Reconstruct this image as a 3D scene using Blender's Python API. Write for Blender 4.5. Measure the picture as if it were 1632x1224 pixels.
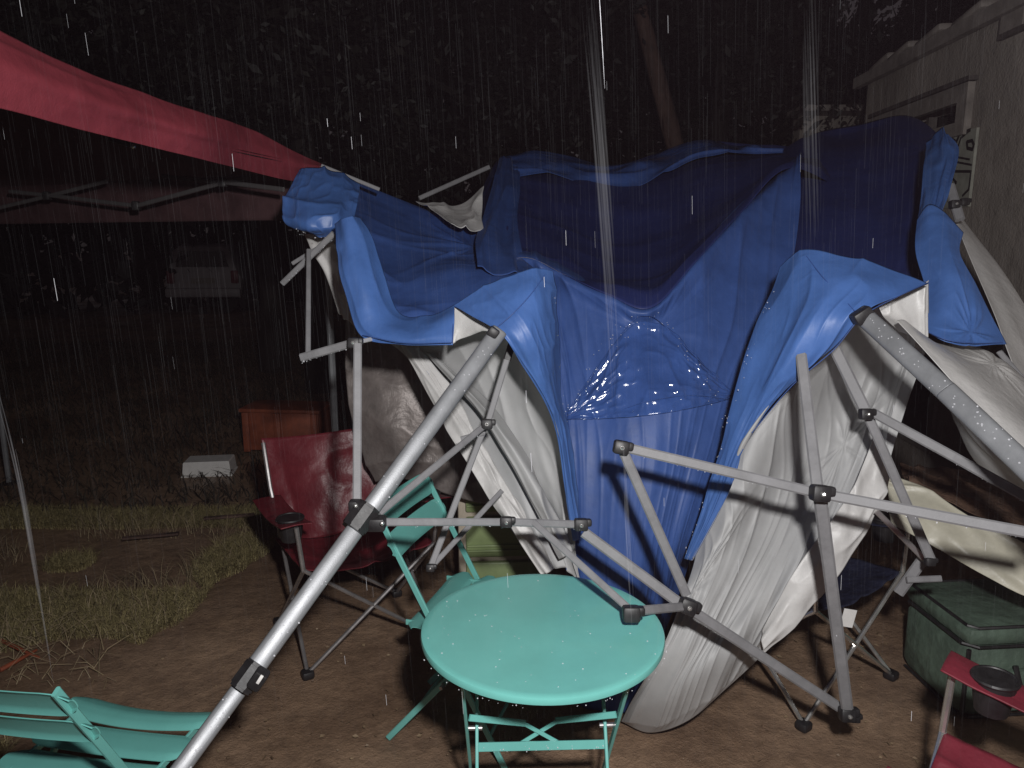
import bpy, math, random
import numpy as np
from mathutils import Vector, Matrix
random.seed(7); np.random.seed(7)
S = bpy.context.scene
for o in list(bpy.data.objects): bpy.data.objects.remove(o)
R = math.radians

# ------------------------------------------------------------------ camera, sky, light, exposure
CAMH, PITCH, F = 1.65, R(11), 1200.0
cd = bpy.data.cameras.new('camera'); cam = bpy.data.objects.new('camera', cd); S.collection.objects.link(cam)
cam.location = (0, 0, CAMH); cam.rotation_euler = (R(90) - PITCH, 0, 0)
cd.sensor_width = 36; cd.lens = F / 1632 * 36; cd.clip_start = 0.05; cd.clip_end = 400
S.camera = cam

W = bpy.data.worlds.new('World'); S.world = W; W.use_nodes = True
nt = W.node_tree; bg = nt.nodes['Background']
sky = nt.nodes.new('ShaderNodeTexSky'); sky.sky_type = 'NISHITA'; sky.sun_disc = False
sky.sun_elevation = R(40); sky.sun_rotation = R(200)
hs = nt.nodes.new('ShaderNodeHueSaturation'); hs.inputs['Saturation'].default_value = 0.12
mx = nt.nodes.new('ShaderNodeMixRGB'); mx.blend_type = 'MULTIPLY'; mx.inputs[0].default_value = 1
mx.inputs[2].default_value = (1.0, 0.84, 0.88, 1)
nt.links.new(sky.outputs[0], hs.inputs['Color']); nt.links.new(hs.outputs[0], mx.inputs[1]); nt.links.new(mx.outputs[0], bg.inputs[0])
bg.inputs[1].default_value = 0.0042

sd = bpy.data.lights.new('moonlight', 'SUN'); sd.energy = 0.004; sd.angle = R(20)
so = bpy.data.objects.new('moonlight', sd); S.collection.objects.link(so); so.rotation_euler = (R(50), 0, R(200))

# the lamp the photographer wears: just above and right of the lens
ld = bpy.data.lights.new('head_lamp', 'SPOT'); ld.energy = 240; ld.shadow_soft_size = 0.045
ld.color = (1.0, 0.985, 0.975); ld.spot_size = R(150); ld.spot_blend = 0.9
lo = bpy.data.objects.new('head_lamp', ld); S.collection.objects.link(lo)
lo.location = (0.16, 0.0, CAMH + 0.27); lo.rotation_euler = (R(90) - PITCH, 0, R(-4))

S.view_settings.view_transform = 'Standard'; S.view_settings.look = 'None'
S.view_settings.exposure = 0; S.view_settings.gamma = 1; S.view_settings.use_curve_mapping = False
S.render.engine = 'CYCLES'
S.cycles.max_bounces = 8; S.cycles.transparent_max_bounces = 24

# ------------------------------------------------------------------ helpers
cp, sp = math.cos(PITCH), math.sin(PITCH)
def P(px, py, Z):
    x = (px - 816) / F * Z; y = (612 - py) / F * Z
    return np.array((x, Z * cp + y * sp, CAMH + y * cp - Z * sp))
def G(px, py, z=0.0):                                   # the point at height z seen at a pixel
    k = -(612 - py) / F * cp + sp
    return P(px, py, (CAMH - z) / k)
def onX(px, py, a=(2.55, 2.0), b=(2.92, 8.0)):          # the point of the house wall seen at a pixel
    d = P(px, py, 1.0) - np.array((0, 0, CAMH))
    n = np.array((b[1] - a[1], -(b[0] - a[0])))
    t = (a[0] * n[0] + a[1] * n[1]) / (d[0] * n[0] + d[1] * n[1])
    return np.array((0, 0, CAMH)) + d * t

def tag(o, label=None, cat=None, group=None, kind=None):
    if label: o['label'] = label
    if cat: o['category'] = cat
    if group: o['group'] = group
    if kind: o['kind'] = kind
    return o
def empty(name, loc, rz=0, label=None, cat=None, group=None):
    o = bpy.data.objects.new(name, None); S.collection.objects.link(o)
    o.location = loc; o.rotation_euler = (0, 0, rz); o.empty_display_size = .1
    return tag(o, label, cat, group)

def mesh_obj(name, verts, faces, mats, parent=None, world=False, smooth=True, mi=None):
    v = np.asarray(verts, dtype=float)
    if parent is not None and world:
        r = parent
        while r.parent: r = r.parent
        v = v - np.array(r.location)
    me = bpy.data.meshes.new(name)
    if isinstance(faces, np.ndarray):
        n, k = faces.shape
        me.vertices.add(len(v)); me.vertices.foreach_set('co', v.ravel())
        me.loops.add(n * k); me.loops.foreach_set('vertex_index', faces.ravel().astype(np.int32))
        me.polygons.add(n); me.polygons.foreach_set('loop_start', np.arange(0, n * k, k, dtype=np.int32))
        me.polygons.foreach_set('loop_total', np.full(n, k, dtype=np.int32))
        me.update(calc_edges=True)
    else:
        me.from_pydata([tuple(x) for x in v], [], faces)
    for m in (mats if isinstance(mats, (list, tuple)) else [mats]): me.materials.append(m)
    if smooth: me.polygons.foreach_set('use_smooth', [True] * len(me.polygons))
    if mi is not None: me.polygons.foreach_set('material_index', list(mi))
    me.update()
    o = bpy.data.objects.new(name, me); S.collection.objects.link(o)
    if parent is not None: o.parent = parent
    return o

def frame_of(d, up=(0, 0, 1)):
    d = np.array(d, float); d /= np.linalg.norm(d)
    up = np.array(up, float)
    if abs(np.dot(up, d)) > .97: up = np.array((0, 1, 0.0)) if abs(d[1]) < .9 else np.array((1, 0, 0.0))
    s = np.cross(d, up); s /= np.linalg.norm(s); u = np.cross(s, d)
    return d, s, u
class MB:
    def __init__(s): s.v = []; s.f = []
    def add(s, vs, fs):
        b = len(s.v); s.v += [np.array(x, float) for x in vs]; s.f += [tuple(i + b for i in f) for f in fs]; return s
    def ring(s, rings, cap=True):
        n = len(rings[0]); vs = [p for r in rings for p in r]; fs = []
        for i in range(len(rings) - 1):
            for j in range(n):
                fs.append((i*n + j, i*n + (j+1) % n, (i+1)*n + (j+1) % n, (i+1)*n + j))
        if cap: fs.append(tuple(reversed(range(n)))); fs.append(tuple((len(rings)-1)*n + j for j in range(n)))
        return s.add(vs, fs)
    def bar(s, a, b, w, t, up=(0, 0, 1), c=.3, side=None):   # flat bar with chamfered corners, w across 'side', t the other way
        a = np.array(a, float); b = np.array(b, float); d, sd_, u = frame_of(b - a, up)
        if side is not None:
            sv = np.array(side, float); sv -= d * np.dot(sv, d); sd_ = sv / np.linalg.norm(sv); u = np.cross(sd_, d)
        k = c * min(w, t); prof = [(w/2, t/2-k), (w/2-k, t/2), (-w/2+k, t/2), (-w/2, t/2-k), (-w/2, -t/2+k), (-w/2+k, -t/2), (w/2-k, -t/2), (w/2, -t/2+k)]
        return s.ring([[p + sd_*x + u*y for x, y in prof] for p in (a, b)])
    def cbar(s, a, b, w, t):                                 # bar whose broad side faces the open side (towards the yard)
        a = np.array(a, float); b = np.array(b, float); m = (a + b) / 2
        view = m - np.array((0, 0, CAMH)); sd_ = np.cross(b - a, view)
        return s.bar(a, b, w, t, side=sd_)
    def tube(s, path, r, n=10, cap=True):
        path = [np.array(p, float) for p in path]; rr = r if isinstance(r, (list, tuple)) else [r]*len(path)
        rings = []; prev = None
        for i, p in enumerate(path):
            d = path[min(i+1, len(path)-1)] - path[max(i-1, 0)]
            d, s1, u1 = frame_of(d)
            if prev is not None:
                s1 = prev - d*np.dot(prev, d); s1 /= np.linalg.norm(s1); u1 = np.cross(s1, d)
            prev = s1
            rings.append([p + rr[i]*(s1*math.cos(2*math.pi*j/n) + u1*math.sin(2*math.pi*j/n)) for j in range(n)])
        return s.ring(rings, cap)
    def box(s, c, size, M=None, bev=0.0):
        sx, sy, sz = [x/2 for x in size]; b = min(bev, sx*.9, sy*.9, sz*.9)
        if b <= 0:
            vs = [(x*sx, y*sy, z*sz) for z in (-1, 1) for x, y in ((-1,-1),(1,-1),(1,1),(-1,1))]
            fs = [(3,2,1,0),(4,5,6,7),(0,1,5,4),(1,2,6,5),(2,3,7,6),(3,0,4,7)]
            pts = [np.array(v) for v in vs]
            if M is not None: pts = [M @ p for p in pts]
            return s.add([np.array(c) + p for p in pts], fs)
        def loop(ix, iy, z):
            o = []
            for (cx, cy, a0) in ((ix-b, iy-b, 0), (-ix+b, iy-b, 90), (-ix+b, -iy+b, 180), (ix-b, -iy+b, 270)):
                for a in (0, 45, 90):
                    o.append(np.array((cx + b*math.cos(R(a0+a)), cy + b*math.sin(R(a0+a)), z)))
            return o
        def inset(l, k): return [np.array((p[0]*(1 - k/sx), p[1]*(1 - k/sy), p[2])) for p in l]
        Ls = []
        for z, k in ((-sz, b), (-sz + b*.3, b*.3), (-sz + b, 0), (sz - b, 0), (sz - b*.3, b*.3), (sz, b)):
            l = inset(loop(sx, sy, z), k)
            if M is not None: l = [M @ p for p in l]
            Ls.append([np.array(c) + p for p in l])
        return s.ring(Ls)
    def ball(s, c, r, n=8, m=5, M=None, sc=(1, 1, 1)):
        rings = []
        for i in range(m + 1):
            a = math.pi * (i + .02) / (m + .04) - math.pi/2
            l = [np.array((r*sc[0]*math.cos(a)*math.cos(2*math.pi*j/n), r*sc[1]*math.cos(a)*math.sin(2*math.pi*j/n), r*sc[2]*math.sin(a))) for j in range(n)]
            rings.append([np.array(c) + (M @ p if M is not None else p) for p in l])
        return s.ring(rings)
    def cyl(s, a, b, r, n=12, r2=None):
        return s.tube([a, b], [r, r if r2 is None else r2], n)
    def build(s, name, mat, parent=None, world=False, smooth=True, bevel=None):
        o = mesh_obj(name, s.v, s.f, mat, parent, world, smooth=False)
        if smooth:
            me = o.data; me.polygons.foreach_set('use_smooth', [True]*len(me.polygons))
            try: me.set_sharp_from_angle(angle=R(38))
            except Exception: pass
        return o

# numpy value noise
def vnoise(x, y, seed=0):
    xi = np.floor(x).astype(np.int64); yi = np.floor(y).astype(np.int64)
    fx = x - xi; fy = y - yi; fx = fx*fx*fx*(fx*(fx*6-15)+10); fy = fy*fy*fy*(fy*(fy*6-15)+10)
    def h(a, b):
        n = (a*374761393 + b*668265263 + seed*1442695041) & 0xffffffff
        n = ((n ^ (n >> 13)) * 1274126177) & 0xffffffff
        n = n ^ (n >> 16)
        return (n & 0xffff) / 65535.0
    return (h(xi, yi)*(1-fx) + h(xi+1, yi)*fx)*(1-fy) + (h(xi, yi+1)*(1-fx) + h(xi+1, yi+1)*fx)*fy
def ridge(x, y, seed): return 1 - np.abs(2*vnoise(x, y, seed) - 1)

def catmull(A, n):                                            # resample axis 0 of A to n samples
    m = A.shape[0]; t = np.linspace(0, m-1, n); i = np.minimum(t.astype(int), m-2); f = (t - i)[(...,) + (None,)*(A.ndim-1)]
    ext = np.concatenate([2*A[:1]-A[1:2], A, 2*A[-1:]-A[-2:-1]])
    p0, p1, p2, p3 = ext[i], ext[i+1], ext[i+2], ext[i+3]
    return .5*((2*p1) + (-p0+p2)*f + (2*p0-5*p1+4*p2-p3)*f*f + (-p0+3*p1-3*p2+p3)*f**3)

def smooth_path(pts, n):
    return catmull(np.array(pts, float), n)

def cloth(name, grid, mats, parent, folds=(), n=(90, 90), thick=.0016, seed=1, hem=None, xyz=False):
    """grid: rows of (px, py, depth). folds: (kind, amp, fu, fv, seed) ; kind 'n' smooth noise, 'r' ridged, ('p',u,v) radiating from a pinch."""
    A = np.array([[(p if xyz else P(*p)) for p in row] for row in grid], float)
    A = catmull(A, n[0]); A = catmull(A.swapaxes(0, 1), n[1]).swapaxes(0, 1)
    nv, nu = n
    V, U = np.meshgrid(np.linspace(0, 1, nv), np.linspace(0, 1, nu), indexing='ij')
    du = np.gradient(A, axis=1); dv = np.gradient(A, axis=0); N = np.cross(du, dv)
    N /= np.linalg.norm(N, axis=2, keepdims=True) + 1e-9
    view = np.array((0, 0, CAMH)) - A
    flip = (N*view).sum() < 0
    if flip: N = -N
    # damp folds where the grid pinches together
    D = np.zeros_like(U)
    for fd in folds:
        k, amp, fu, fv, s_ = fd[:5]
        w1 = U + .12*(vnoise(U*3, V*3, s_+50) - .5); w2 = V + .12*(vnoise(U*3+9, V*3, s_+51) - .5)
        if k == 'n': D += amp*(vnoise(w1*fu, w2*fv, s_) - .5)*2
        elif k == 'r': D += amp*(ridge(w1*fu, w2*fv, s_)**2 - .35)
        elif k == 's': D += amp*(1 - np.abs(np.sin((U*fu + (vnoise(V*fv, U*2, s_)-.5)*1.1)*math.pi))**.8)
        else:
            u0, v0 = k[1], k[2]; a = np.arctan2((V-v0), (U-u0)); r = np.hypot(U-u0, V-v0)
            D += amp*(ridge(a*fu + 7, r*fv, s_)**1.6 - .4)*np.minimum(1, r*9)*np.exp(-r*(fd[5] if len(fd) > 5 else 3))
    if hem: D *= np.clip(np.minimum(np.minimum(U, 1-U), np.minimum(V, 1-V))/hem, 0, 1)
    A = A + N*D[..., None]
    idx = np.arange(nv*nu).reshape(nv, nu)
    q = np.stack([idx[:-1, :-1], idx[:-1, 1:], idx[1:, 1:], idx[1:, :-1]], -1).reshape(-1, 4)
    if flip: q = q[:, ::-1]
    # q order gives normal du x dv when counter-clockwise (u then v)
    o = mesh_obj(name, A.reshape(-1, 3), q.copy(), mats, parent, world=parent is not None)
    uv = o.data.uv_layers.new(name='UVMap'); L = np.empty(len(q)*4*2)
    fl = q.ravel(); L[0::2] = U.ravel()[fl]; L[1::2] = V.ravel()[fl]; uv.data.foreach_set('uv', L)
    sm = o.modifiers.new('thickness', 'SOLIDIFY'); sm.thickness = thick; sm.offset = -1
    if len(mats) > 1: sm.material_offset = 1
    o['grid_pts'] = 0; del o['grid_pts']
    return o, A

# ------------------------------------------------------------------ materials
def mat(name, col, rough=.5, metal=0, spec=.5, bump=None, noise=None, coat=0, transl=0, crease=None, crease2=None, coords='Object'):
    """bump: list of (scale, strength, distance, stretch) ; noise: (scale, dark_factor, light_factor, detail)"""
    m = bpy.data.materials.new(name); m.use_nodes = True; t = m.node_tree; n = t.nodes; l = t.links
    b = n['Principled BSDF']; b.inputs['Base Color'].default_value = (*col, 1)
    b.inputs['Roughness'].default_value = rough; b.inputs['Metallic'].default_value = metal
    b.inputs['Specular IOR Level'].default_value = spec; b.inputs['Coat Weight'].default_value = coat
    b.inputs['Coat Roughness'].default_value = .12
    tc = n.new('ShaderNodeTexCoord')
    if noise:
        sc, lo_, hi, det = noise
        nz = n.new('ShaderNodeTexNoise'); nz.inputs['Scale'].default_value = sc; nz.inputs['Detail'].default_value = det
        nz.inputs['Roughness'].default_value = .65
        l.new(tc.outputs[coords], nz.inputs['Vector'])
        cr = n.new('ShaderNodeValToRGB'); cr.color_ramp.elements[0].position = .3; cr.color_ramp.elements[1].position = .72
        cr.color_ramp.elements[0].color = (*[c*lo_ for c in col], 1); cr.color_ramp.elements[1].color = (*[min(1, c*hi) for c in col], 1)
        l.new(nz.outputs['Fac'], cr.inputs[0]); l.new(cr.outputs[0], b.inputs['Base Color'])
        rr = n.new('ShaderNodeMapRange'); rr.inputs['To Min'].default_value = max(.02, rough-.14); rr.inputs['To Max'].default_value = min(1, rough+.14)
        l.new(nz.outputs['Fac'], rr.inputs['Value']); l.new(rr.outputs[0], b.inputs['Roughness'])
    prev = None
    for cz_ in [c_ for c_ in (crease, crease2) if c_]:
        sc, st, di = cz_
        mp = n.new('ShaderNodeMapping'); mp.inputs['Scale'].default_value = (1, 1, .55); mp.inputs['Rotation'].default_value = (.3, .2, .5)
        l.new(tc.outputs[coords], mp.inputs[0])
        bz = n.new('ShaderNodeTexNoise'); bz.noise_type = 'RIDGED_MULTIFRACTAL'; bz.inputs['Scale'].default_value = sc; bz.inputs['Detail'].default_value = 2.5
        bz.inputs['Distortion'].default_value = .6
        l.new(mp.outputs[0], bz.inputs['Vector'])
        bp = n.new('ShaderNodeBump'); bp.inputs['Strength'].default_value = st; bp.inputs['Distance'].default_value = di
        l.new(bz.outputs['Fac'], bp.inputs['Height'])
        if prev: l.new(prev.outputs[0], bp.inputs['Normal'])
        prev = bp
    for (sc, st, di, stretch) in (bump or []):
        mp = n.new('ShaderNodeMapping'); mp.inputs['Scale'].default_value = stretch
        l.new(tc.outputs[coords], mp.inputs[0])
        bz = n.new('ShaderNodeTexNoise'); bz.inputs['Scale'].default_value = sc; bz.inputs['Detail'].default_value = 4
        l.new(mp.outputs[0], bz.inputs['Vector'])
        bp = n.new('ShaderNodeBump'); bp.inputs['Strength'].default_value = st; bp.inputs['Distance'].default_value = di
        l.new(bz.outputs['Fac'], bp.inputs['Height'])
        if prev: l.new(prev.outputs[0], bp.inputs['Normal'])
        prev = bp
    if prev: l.new(prev.outputs[0], b.inputs['Normal'])
    if transl:
        tr = n.new('ShaderNodeBsdfTranslucent'); tr.inputs[0].default_value = (*[min(1, c*1.3) for c in col], 1)
        ms = n.new('ShaderNodeMixShader'); ms.inputs[0].default_value = transl
        l.new(b.outputs[0], ms.inputs[1]); l.new(tr.outputs[0], ms.inputs[2])
        l.new(ms.outputs[0], n['Material Output'].inputs['Surface'])
    return m
one = (1, 1, 1)
M = {}
M['blue'] = mat('wet_blue_polyester', (.062, .145, .40), .46, spec=.45, bump=[(16, .16, .012, one), (420, .10, .001, one), (70, .12, .004, (1, 1, .2))], noise=(5, .78, 1.14, 6), transl=.06, crease=(8, .55, .010), crease2=(21, .30, .004))  # lightest copy of the blue cloth, the lit tone of the front flaps
M['blue_shaded'] = mat('shaded_navy_blue_roof', (.022, .034, .135), .46, spec=.35, bump=[(16, .16, .012, one), (420, .10, .001, one)], noise=(5, .8, 1.2, 6), crease=(6, .25, .008))  # same cloth, with the shade of the back and right roof in its colour
M['blue_half_shaded'] = mat('half_shaded_blue_roof', (.038, .085, .27), .52, spec=.4, bump=[(16, .16, .012, one), (420, .10, .001, one), (70, .12, .004, (1, 1, .2))], noise=(5, .8, 1.2, 6), crease=(7, .40, .010), crease2=(16, .2, .004))  # same cloth again, half-shade of the nearer roof panels put into its colour
M['blue_wet'] = mat('wet_half_shaded_polyester', (.038, .085, .27), .09, spec=.8, bump=[(40, .3, .008, (1, .6, .5)), (110, .2, .004, one)], noise=(9, .8, 1.2, 6), coat=.5, crease=(11, .6, .010))  # gloss is rainwater; base colour is the half-shaded blue
M['silver'] = mat('silver_lining', (.41, .41, .41), .58, metal=.10, bump=[(12, .10, .01, one), (300, .1, .001, one), (50, .07, .005, (1, 1, .2))], noise=(4, .85, 1.08, 6), crease=(4, .10, .008))
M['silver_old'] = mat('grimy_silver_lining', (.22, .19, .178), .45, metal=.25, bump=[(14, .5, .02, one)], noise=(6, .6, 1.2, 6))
M['white'] = mat('white_sheet', (.67, .655, .64), .42, bump=[(18, .35, .012, one), (320, .2, .002, one)], noise=(5, .82, 1.06, 6), transl=.1)
M['cream'] = mat('cream_vinyl', (.60, .57, .46), .42, bump=[(18, .3, .01, one)], noise=(5, .7, 1.08, 6))
M['red'] = mat('wet_red_polyester', (.27, .042, .058), .5, bump=[(20, .3, .01, one), (260, .4, .003, one)], noise=(7, .75, 1.15, 6), transl=.1)
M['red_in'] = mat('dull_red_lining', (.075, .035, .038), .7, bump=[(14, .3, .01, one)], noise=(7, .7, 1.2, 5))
M['maroon'] = mat('wet_maroon_cloth', (.15, .017, .025), .42, bump=[(14, .35, .02, one), (400, .2, .001, one)], noise=(9, .7, 1.15, 6))
M['navy'] = mat('navy_cloth', (.02, .024, .05), .5, bump=[(26, .5, .02, one)], noise=(9, .6, 1.2, 6))
M['crimson'] = mat('crimson_cloth', (.19, .018, .033), .6, bump=[(30, .4, .01, one), (500, .3, .001, one)], noise=(12, .75, 1.1, 6))
M['alu'] = mat('brushed_silver_leg', (.22, .226, .238), .42, metal=.25, bump=[(300, .2, .0008, one)], noise=(14, .82, 1.1, 6))
M['grey_metal'] = mat('grey_powder_coat', (.215, .212, .22), .55, metal=0.0, spec=.3, bump=[(220, .35, .001, one)], noise=(18, .78, 1.12, 6))
M['dim_metal'] = mat('dull_grey_tube', (.075, .07, .072), .7)
M['steel'] = mat('chair_steel', (.42, .40, .40), .30, metal=.7, noise=(20, .8, 1.1, 5))
M['chrome'] = mat('bare_aluminium', (.75, .74, .72), .22, metal=.85, noise=(20, .85, 1.1, 5))
M['black'] = mat('black_plastic', (.014, .013, .014), .5, bump=[(150, .2, .001, one)], noise=(30, .7, 1.6, 4))
M['white_pl'] = mat('white_plastic', (.75, .73, .71), .4, noise=(20, .9, 1.05, 4))
M['teal'] = mat('wet_teal_paint', (.155, .47, .425), .36, spec=.5, coat=.35, bump=[(60, .08, .002, one), (500, .1, .0006, one)], noise=(3.5, .88, 1.08, 7))
M['green_bag'] = mat('green_bag_cloth', (.10, .145, .11), .6, bump=[(18, .5, .02, one), (500, .3, .001, one)], noise=(6, .55, 1.3, 6))
M['green_pl'] = mat('light_green_plastic', (.26, .33, .15), .45, bump=[(120, .1, .001, one)], noise=(10, .8, 1.08, 5))
M['cream_pl'] = mat('cream_plastic', (.55, .48, .38), .5, noise=(10, .8, 1.05, 5))
M['rust_box'] = mat('reddish_brown_board', (.30, .075, .035), .6, bump=[(40, .3, .004, (1, 1, 6))], noise=(9, .6, 1.2, 6))
M['brown_cloth'] = mat('brown_blanket', (.13, .075, .05), .8, bump=[(30, .8, .02, one)], noise=(7, .45, 1.7, 6))
M['stucco'] = mat('grubby_stucco', (.35, .31, .275), .85, bump=[(60, .5, .01, one), (9, .4, .03, one)], noise=(1.6, .62, 1.15, 9))
M['trim'] = mat('weathered_trim', (.31, .275, .25), .7, bump=[(50, .4, .006, (1, 1, 5))], noise=(8, .55, 1.1, 7))
M['trim_dk'] = mat('dirty_frame', (.10, .085, .08), .7, noise=(12, .5, 1.5, 6))
M['glass'] = mat('dark_window_glass', (.006, .005, .006), .08, spec=.5)
M['roof'] = mat('roof_sheet', (.09, .08, .075), .7, noise=(3, .6, 1.3, 6))
M['board'] = mat('painted_board', (.37, .37, .32), .7, noise=(14, .7, 1.1, 6))
M['ink'] = mat('black_paint', (.012, .011, .012), .6)
M['bark'] = mat('tree_bark', (.10, .058, .046), .8, bump=[(14, 1, .04, (1, 1, .25))], noise=(8, .5, 1.3, 8))
M['bark_dark'] = mat('dark_tree_bark', (.022, .017, .014), .8, bump=[(14, 1, .04, (1, 1, .25))], noise=(8, .5, 1.3, 8))
def soil():
    m = bpy.data.materials.new('wet_trodden_soil'); m.use_nodes = True; t = m.node_tree; n = t.nodes; l = t.links; b = n['Principled BSDF']
    tc = n.new('ShaderNodeTexCoord')
    def nz(s, d=8, r=.62):
        z = n.new('ShaderNodeTexNoise'); z.inputs['Scale'].default_value = s; z.inputs['Detail'].default_value = d; z.inputs['Roughness'].default_value = r
        l.new(tc.outputs['Object'], z.inputs['Vector']); return z
    a = nz(1.3); c = nz(14, 9, .7); w = nz(.9, 5); f = nz(120, 5)
    cr = n.new('ShaderNodeValToRGB'); e = cr.color_ramp.elements
    e[0].position = .32; e[0].color = (.155, .098, .066, 1); e[1].position = .66; e[1].color = (.37, .25, .17, 1)
    l.new(a.outputs['Fac'], cr.inputs[0])
    cr2 = n.new('ShaderNodeValToRGB'); e = cr2.color_ramp.elements; e[0].position = .34; e[0].color = (.72, .70, .68, 1); e[1].position = .68; e[1].color = (1.18, 1.15, 1.1, 1)
    l.new(c.outputs['Fac'], cr2.inputs[0])
    m1 = n.new('ShaderNodeMixRGB'); m1.blend_type = 'MULTIPLY'; m1.inputs[0].default_value = 1
    l.new(cr.outputs[0], m1.inputs[1]); l.new(cr2.outputs[0], m1.inputs[2]); l.new(m1.outputs[0], b.inputs['Base Color'])
    rr = n.new('ShaderNodeMapRange'); rr.inputs['From Min'].default_value = .42; rr.inputs['From Max'].default_value = .6
    rr.inputs['To Min'].default_value = .28; rr.inputs['To Max'].default_value = .75; l.new(w.outputs['Fac'], rr.inputs['Value']); l.new(rr.outputs[0], b.inputs['Roughness'])
    b1 = n.new('ShaderNodeBump'); b1.inputs['Strength'].default_value = .6; b1.inputs['Distance'].default_value = .03; l.new(c.outputs['Fac'], b1.inputs['Height'])
    b2 = n.new('ShaderNodeBump'); b2.inputs['Strength'].default_value = .5; b2.inputs['Distance'].default_value = .006; l.new(f.outputs['Fac'], b2.inputs['Height'])
    l.new(b1.outputs[0], b2.inputs['Normal']); l.new(b2.outputs[0], b.inputs['Normal'])
    return m
M['soil'] = soil()
def foliage(name, c1, c2, rough=.5):
    m = bpy.data.materials.new(name); m.use_nodes = True; t = m.node_tree; n = t.nodes; l = t.links; b = n['Principled BSDF']
    g = n.new('ShaderNodeNewGeometry'); cr = n.new('ShaderNodeValToRGB'); e = cr.color_ramp.elements
    e[0].color = (*c1, 1); e[1].color = (*c2, 1)
    l.new(g.outputs['Random Per Island'], cr.inputs[0]); l.new(cr.outputs[0], b.inputs['Base Color']); b.inputs['Roughness'].default_value = rough
    return m
M['grass'] = foliage('wet_grass', (.16, .135, .055), (.50, .41, .20), .65)
M['straw'] = foliage('straw_blades', (.2, .15, .09), (.42, .33, .2), .7)
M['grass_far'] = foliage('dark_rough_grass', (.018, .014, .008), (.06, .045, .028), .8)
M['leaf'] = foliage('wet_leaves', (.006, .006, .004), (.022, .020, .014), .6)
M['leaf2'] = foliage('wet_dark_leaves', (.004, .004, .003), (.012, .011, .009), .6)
M['litter'] = foliage('fallen_leaves', (.10, .06, .035), (.32, .23, .14), .6)
def water(name, alpha, col=(.9, .9, .95)):
    m = bpy.data.materials.new(name); m.use_nodes = True; t = m.node_tree; n = t.nodes; l = t.links
    b = n['Principled BSDF']; b.inputs['Base Color'].default_value = (*col, 1); b.inputs['Roughness'].default_value = .6
    b.inputs['Alpha'].default_value = alpha
    return m
M['rain'] = water('rain_water', .006)
M['drip'] = water('falling_water', .007)
M['drop'] = water('water_drops', .4)
M['drop'].node_tree.nodes['Principled BSDF'].inputs['Roughness'].default_value = .08

# ------------------------------------------------------------------ the setting
def make_ground():
    n = 161; xs = np.sign(np.linspace(-1, 1, n))*np.abs(np.linspace(-1, 1, n))**3*80
    ys = np.linspace(-1, 1, n); ys = np.sign(ys)*np.abs(ys)**3*80 + 2.6
    X, Y = np.meshgrid(xs, ys)
    Z = (vnoise(X*1.7+50, Y*1.7+50, 3)-.5)*.035 + (vnoise(X*6+50, Y*6+50, 4)-.5)*.012
    Z = Z*np.exp(-np.hypot(X, Y-3)/30) - .004
    idx = np.arange(n*n).reshape(n, n)
    q = np.stack([idx[:-1, :-1], idx[:-1, 1:], idx[1:, 1:], idx[1:, :-1]], -1).reshape(-1, 4)
    o = mesh_obj('ground', np.stack([X, Y, Z], -1).reshape(-1, 3), q, M['soil']); tag(o, 'wet trodden brown soil of the yard', 'ground', kind='structure')
make_ground()

# grass: left of a line that runs from the front left towards the maroon chair
EDGE = [G(150, 1110), G(230, 1030), G(300, 980), G(370, 915), G(425, 870), G(440, 835)]
ex = [p[0] for p in EDGE]; ey = [p[1] for p in EDGE]
def grass(name, n, x0, x1, y0, y1, h, w, m, seed, label, clump=1.0, thin=0.0):
    rs = np.random.RandomState(seed)
    x = rs.uniform(x0, x1, n); y = rs.uniform(y0, y1, n)
    lim = np.interp(y, ey, ex, right=3.0) + (vnoise(x*5+40, y*5, 8)-.5)*.3
    lim = np.where(y > ey[-1], np.minimum(lim, -1.05 + (y-ey[-1])*1.0), lim)
    dens = vnoise(x*2.2+30, y*2.2+30, seed+3)
    hole = ((x+1.75)/.42)**2 + ((y-2.55)/.33)**2 < 1
    keep = (x < lim) & (dens > thin) & ~hole & ~((y > 3.3) & (y < 4.1) & (dens < .62))
    x, y, dens = x[keep], y[keep], dens[keep]; k = len(x)
    a = rs.uniform(0, 2*math.pi, k); L = h*rs.uniform(.35, 1.0, k)*(.7 + .6*dens); lean = rs.uniform(.5, 2.3, k)*L
    wd = w*rs.uniform(.6, 1.2, k)
    dx, dy = np.cos(a), np.sin(a); sx, sy = -dy, dx
    V = np.empty((k, 5, 3))
    V[:, 0] = np.stack([x - sx*wd, y - sy*wd, 0*x - .005], -1); V[:, 1] = np.stack([x + sx*wd, y + sy*wd, 0*x - .005], -1)
    mx_, my_ = x + dx*lean*.35, y + dy*lean*.35
    V[:, 2] = np.stack([mx_ + sx*wd*.8, my_ + sy*wd*.8, L*.62], -1); V[:, 3] = np.stack([mx_ - sx*wd*.8, my_ - sy*wd*.8, L*.62], -1)
    V[:, 4] = np.stack([x + dx*lean, y + dy*lean, L*.9], -1)
    b = (np.arange(k)*5)[:, None]
    tris = np.concatenate([b + np.array([[0, 1, 2]]), b + np.array([[0, 2, 3]]), b + np.array([[3, 2, 4]])])
    o = mesh_obj(name, V.reshape(-1, 3), tris, m, smooth=False); tag(o, label, 'grass', kind='stuff')
grass('grass', 260000, -3.4, -.5, 1.4, 4.4, .060, .0011, M['grass'], 11, 'short wet olive grass beside the trodden soil')
grass('grass', 9000, -3.2, -.6, 1.5, 4.2, .10, .0016, M['straw'], 12, 'dry straw-coloured blades lying through the wet grass')
grass('grass', 45000, -12, 3, 4.3, 12, .10, .005, M['grass_far'], 13, 'dark rough grass further back in the yard')

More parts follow.
